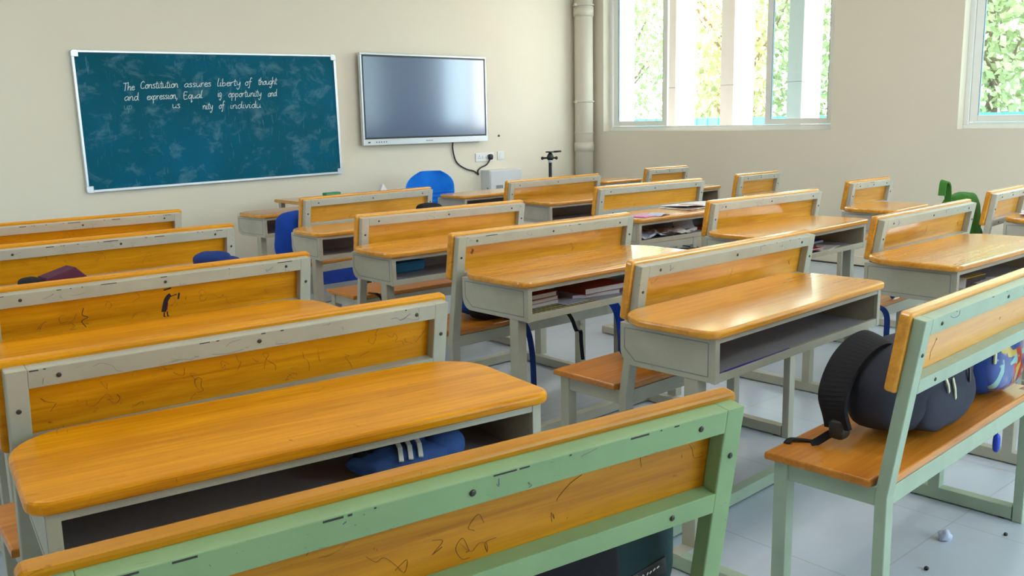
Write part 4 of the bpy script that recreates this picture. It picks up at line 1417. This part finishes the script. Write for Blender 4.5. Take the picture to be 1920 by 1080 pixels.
# second row bags
b1 = thing('backpack', 'blue backpack at the left end of the front bench in the second row', 'backpack', at('M1', .07, .17, ZS), UNITS['M1'][2])
b = MB(); b.blob((0, 0, .165), (.12, .11, .165), M['blue'], .55, .65, rotm(0, .08, 0), amp=.02, freq=6, seed=6); b.build('body', b1)
b = MB(); b.ribbon(spline([(.03, -.10, .29), (.0, -.125, .22), (.03, -.115, .08)], 6), .04, .008, M['navy'], side=(1, 0, 0)); b.build('shoulder_strap', b1)
b2 = thing('backpack', 'blue backpack with a black strap on the seat before the knotted backrest', 'backpack', at('M3', .34, .19, ZS), UNITS['M3'][2])
b = MB(); b.blob((0, 0, .13), (.14, .10, .13), M['blue'], .55, .65, rotm(0, .25, 0), amp=.015, freq=6, seed=9); b.build('body', b2)
b = MB(); b.blob((-.02, -.075, .06), (.12, .05, .06), M['black'], .7, .7, amp=.01); b.build('front_pocket', b2)
b = MB(); b.box(-.03, .03, -.132, -.126, .06, .066, M['zip']); b.build('zip', b2)
b = MB(); b.blob((0, 0, .048), (.09, .065, .048), M['black'], .7, .8, amp=.012, seed=4)
tag(b.build('cloth_bag', None, at('M2', .99, .76, ZTT)), 'rounded black bag on the table behind the front second row bench', 'bag')
b4 = thing('backpack', 'dark navy backpack mostly hidden on the seat of the notebook desk bench', 'backpack', at('M4', .36, .20, ZS), UNITS['M4'][2])
b = MB(); b.blob((0, 0, .07), (.11, .09, .07), M['navy'], .6, .7, amp=.015, seed=11); b.build('body', b4)
b = MB(); b.ribbon(spline([(-.06, -.07, .10), (-.10, -.08, .05), (-.07, -.085, .008)], 6), .03, .006, M['black'], side=(1, 0, 0)); b.build('shoulder_strap', b4)


def strap(name, u, pts, w, mm, lab):
    P = [at(u, *q) for q in pts]
    o0 = P[0].copy()
    b = MB()
    b.ribbon([q - o0 for q in spline(P, 8)], w, .004, M[mm], side=(.7, -.7, 0))
    return tag(b.build(name, None, o0), lab, 'strap')


strap('bag_strap', 'M3', [(.36, .06, ZS + .003), (.375, -.01, ZS + .004), (.39, -.055, .43), (.40, -.075, .33), (.395, -.09, .2), (.385, -.10, .09), (.365, -.115, .005)], .026, 'navy',
      'long navy strap dangling to the floor under the notebook shelf')
strap('bag_strap', 'M3', [(.66, .06, ZS + .003), (.67, -.01, ZS + .004), (.68, -.05, .43), (.70, -.062, .37), (.73, -.06, .36), (.735, -.06, .30), (.735, -.07, .22)], .018, 'black',
      'black looped strap hanging under the middle of the notebook shelf')
strap('bag_strap', 'M3', [(.98, .06, ZS + .003), (.99, -.01, ZS + .004), (1.0, -.05, .42), (1.02, -.06, .33), (1.03, -.06, .20), (1.04, -.06, .10)], .045, 'blue',
      'broad blue strap hanging beside the left end of the third bench leg')
strap('bag_strap', 'M2', [(.10, .06, ZS + .003), (.11, -.01, ZS + .004), (.12, -.05, .43), (.15, -.06, .36), (.18, -.06, .37), (.19, -.04, .43)], .014, 'black',
      'thin black strap loop under the second table of the second row')
strap('bag_strap', 'R4', [(.10, .06, ZS + .003), (.095, -.01, ZS + .004), (.09, -.055, .43), (.09, -.06, .32), (.10, -.06, .18)], .026, 'navy',
      'dark blue strap hanging below the seat in front of the right edge shelf')

# third row small things
fg = thing('key_ring', 'small dark blue key ring charm hanging left of the right edge shelf', 'charm', at('R4', .34, .03, ZS))
b = MB(); b.blob((0, 0, .040), (.014, .014, .040), M['blueink'], .7, .8, nu=16, nv=10); b.build('cord', fg)
b = MB(); b.blob((-.004, 0, .098), (.022, .02, .020), M['white'], .9, .9, nu=16, nv=10); b.box(-.03, .022, -.023, .02, .095, .101, M['blackp']); b.build('bead', fg)
b = MB(); b.blob((0, 0, .07), (.10, .09, .07), M['black'], .6, .7, amp=.015)
tag(b.build('cloth_bag', None, at('R3', .10, .20, ZS)), 'black bag on the seat behind the short window row benches', 'bag')
gb = thing('backpack', 'green backpack hanging out past the left end of the last window row bench', 'backpack', at('W4', .19, .20, ZS), UNITS['W4'][2])
b = MB(); b.blob((0, 0, .20), (.105, .11, .20), M['green'], .5, .6, rotm(0, -.05, 0), amp=.02, freq=8, seed=13); b.build('body', gb)
b = MB(); b.ribbon(spline([(-.10, .04, .34), (-.13, .04, .46), (-.17, .05, .48), (-.19, .05, .40)], 8), .04, .010, M['green'], side=(0, 1, .3)); b.build('shoulder_strap', gb)
b = MB(); b.blob((.14, .0, .10), (.09, .09, .10), M['dgreen2'], .6, .7, amp=.015); b.build('side_pocket', gb)
b = MB(); b.blob((0, 0, .03), (.012, .010, .03), M['blueink'], .7, .7, nu=12, nv=8)
b.cyl((0, 0, .05), (0, .0, .068), .002, M['blueink'], 6)
tag(b.build('blue_tag', None, at('M5', .80, .02, .325)), 'tiny blue tag hanging under the seat of the mint bench', 'tag')
# litter on the floor
for k, (x, y, s_, mm, lb) in enumerate(((2.85, 1.16, .022, 'bluepaper', 'crumpled blue and white scrap on the floor right of the mint bench leg'),
                                        (2.61, 1.11, .008, 'blackp', 'tiny dark scrap on the floor near the bottom right'),
                                        (3.02, 1.04, .007, 'blackp', 'tiny dark crumb on the floor at the right edge'),
                                        (2.30, 1.72, .012, 'brick', 'tiny red scrap on the floor under the empty shelf desk'))):
    b = MB(); b.blob((0, 0, s_ * .75), (s_, s_ * .8, s_ * .75), M[mm], .8, .8, amp=s_ * 2.2, freq=70, nu=16, nv=10, seed=k)
    tag(b.build('floor_scrap', None, (x, y, 0)), lb, 'litter')
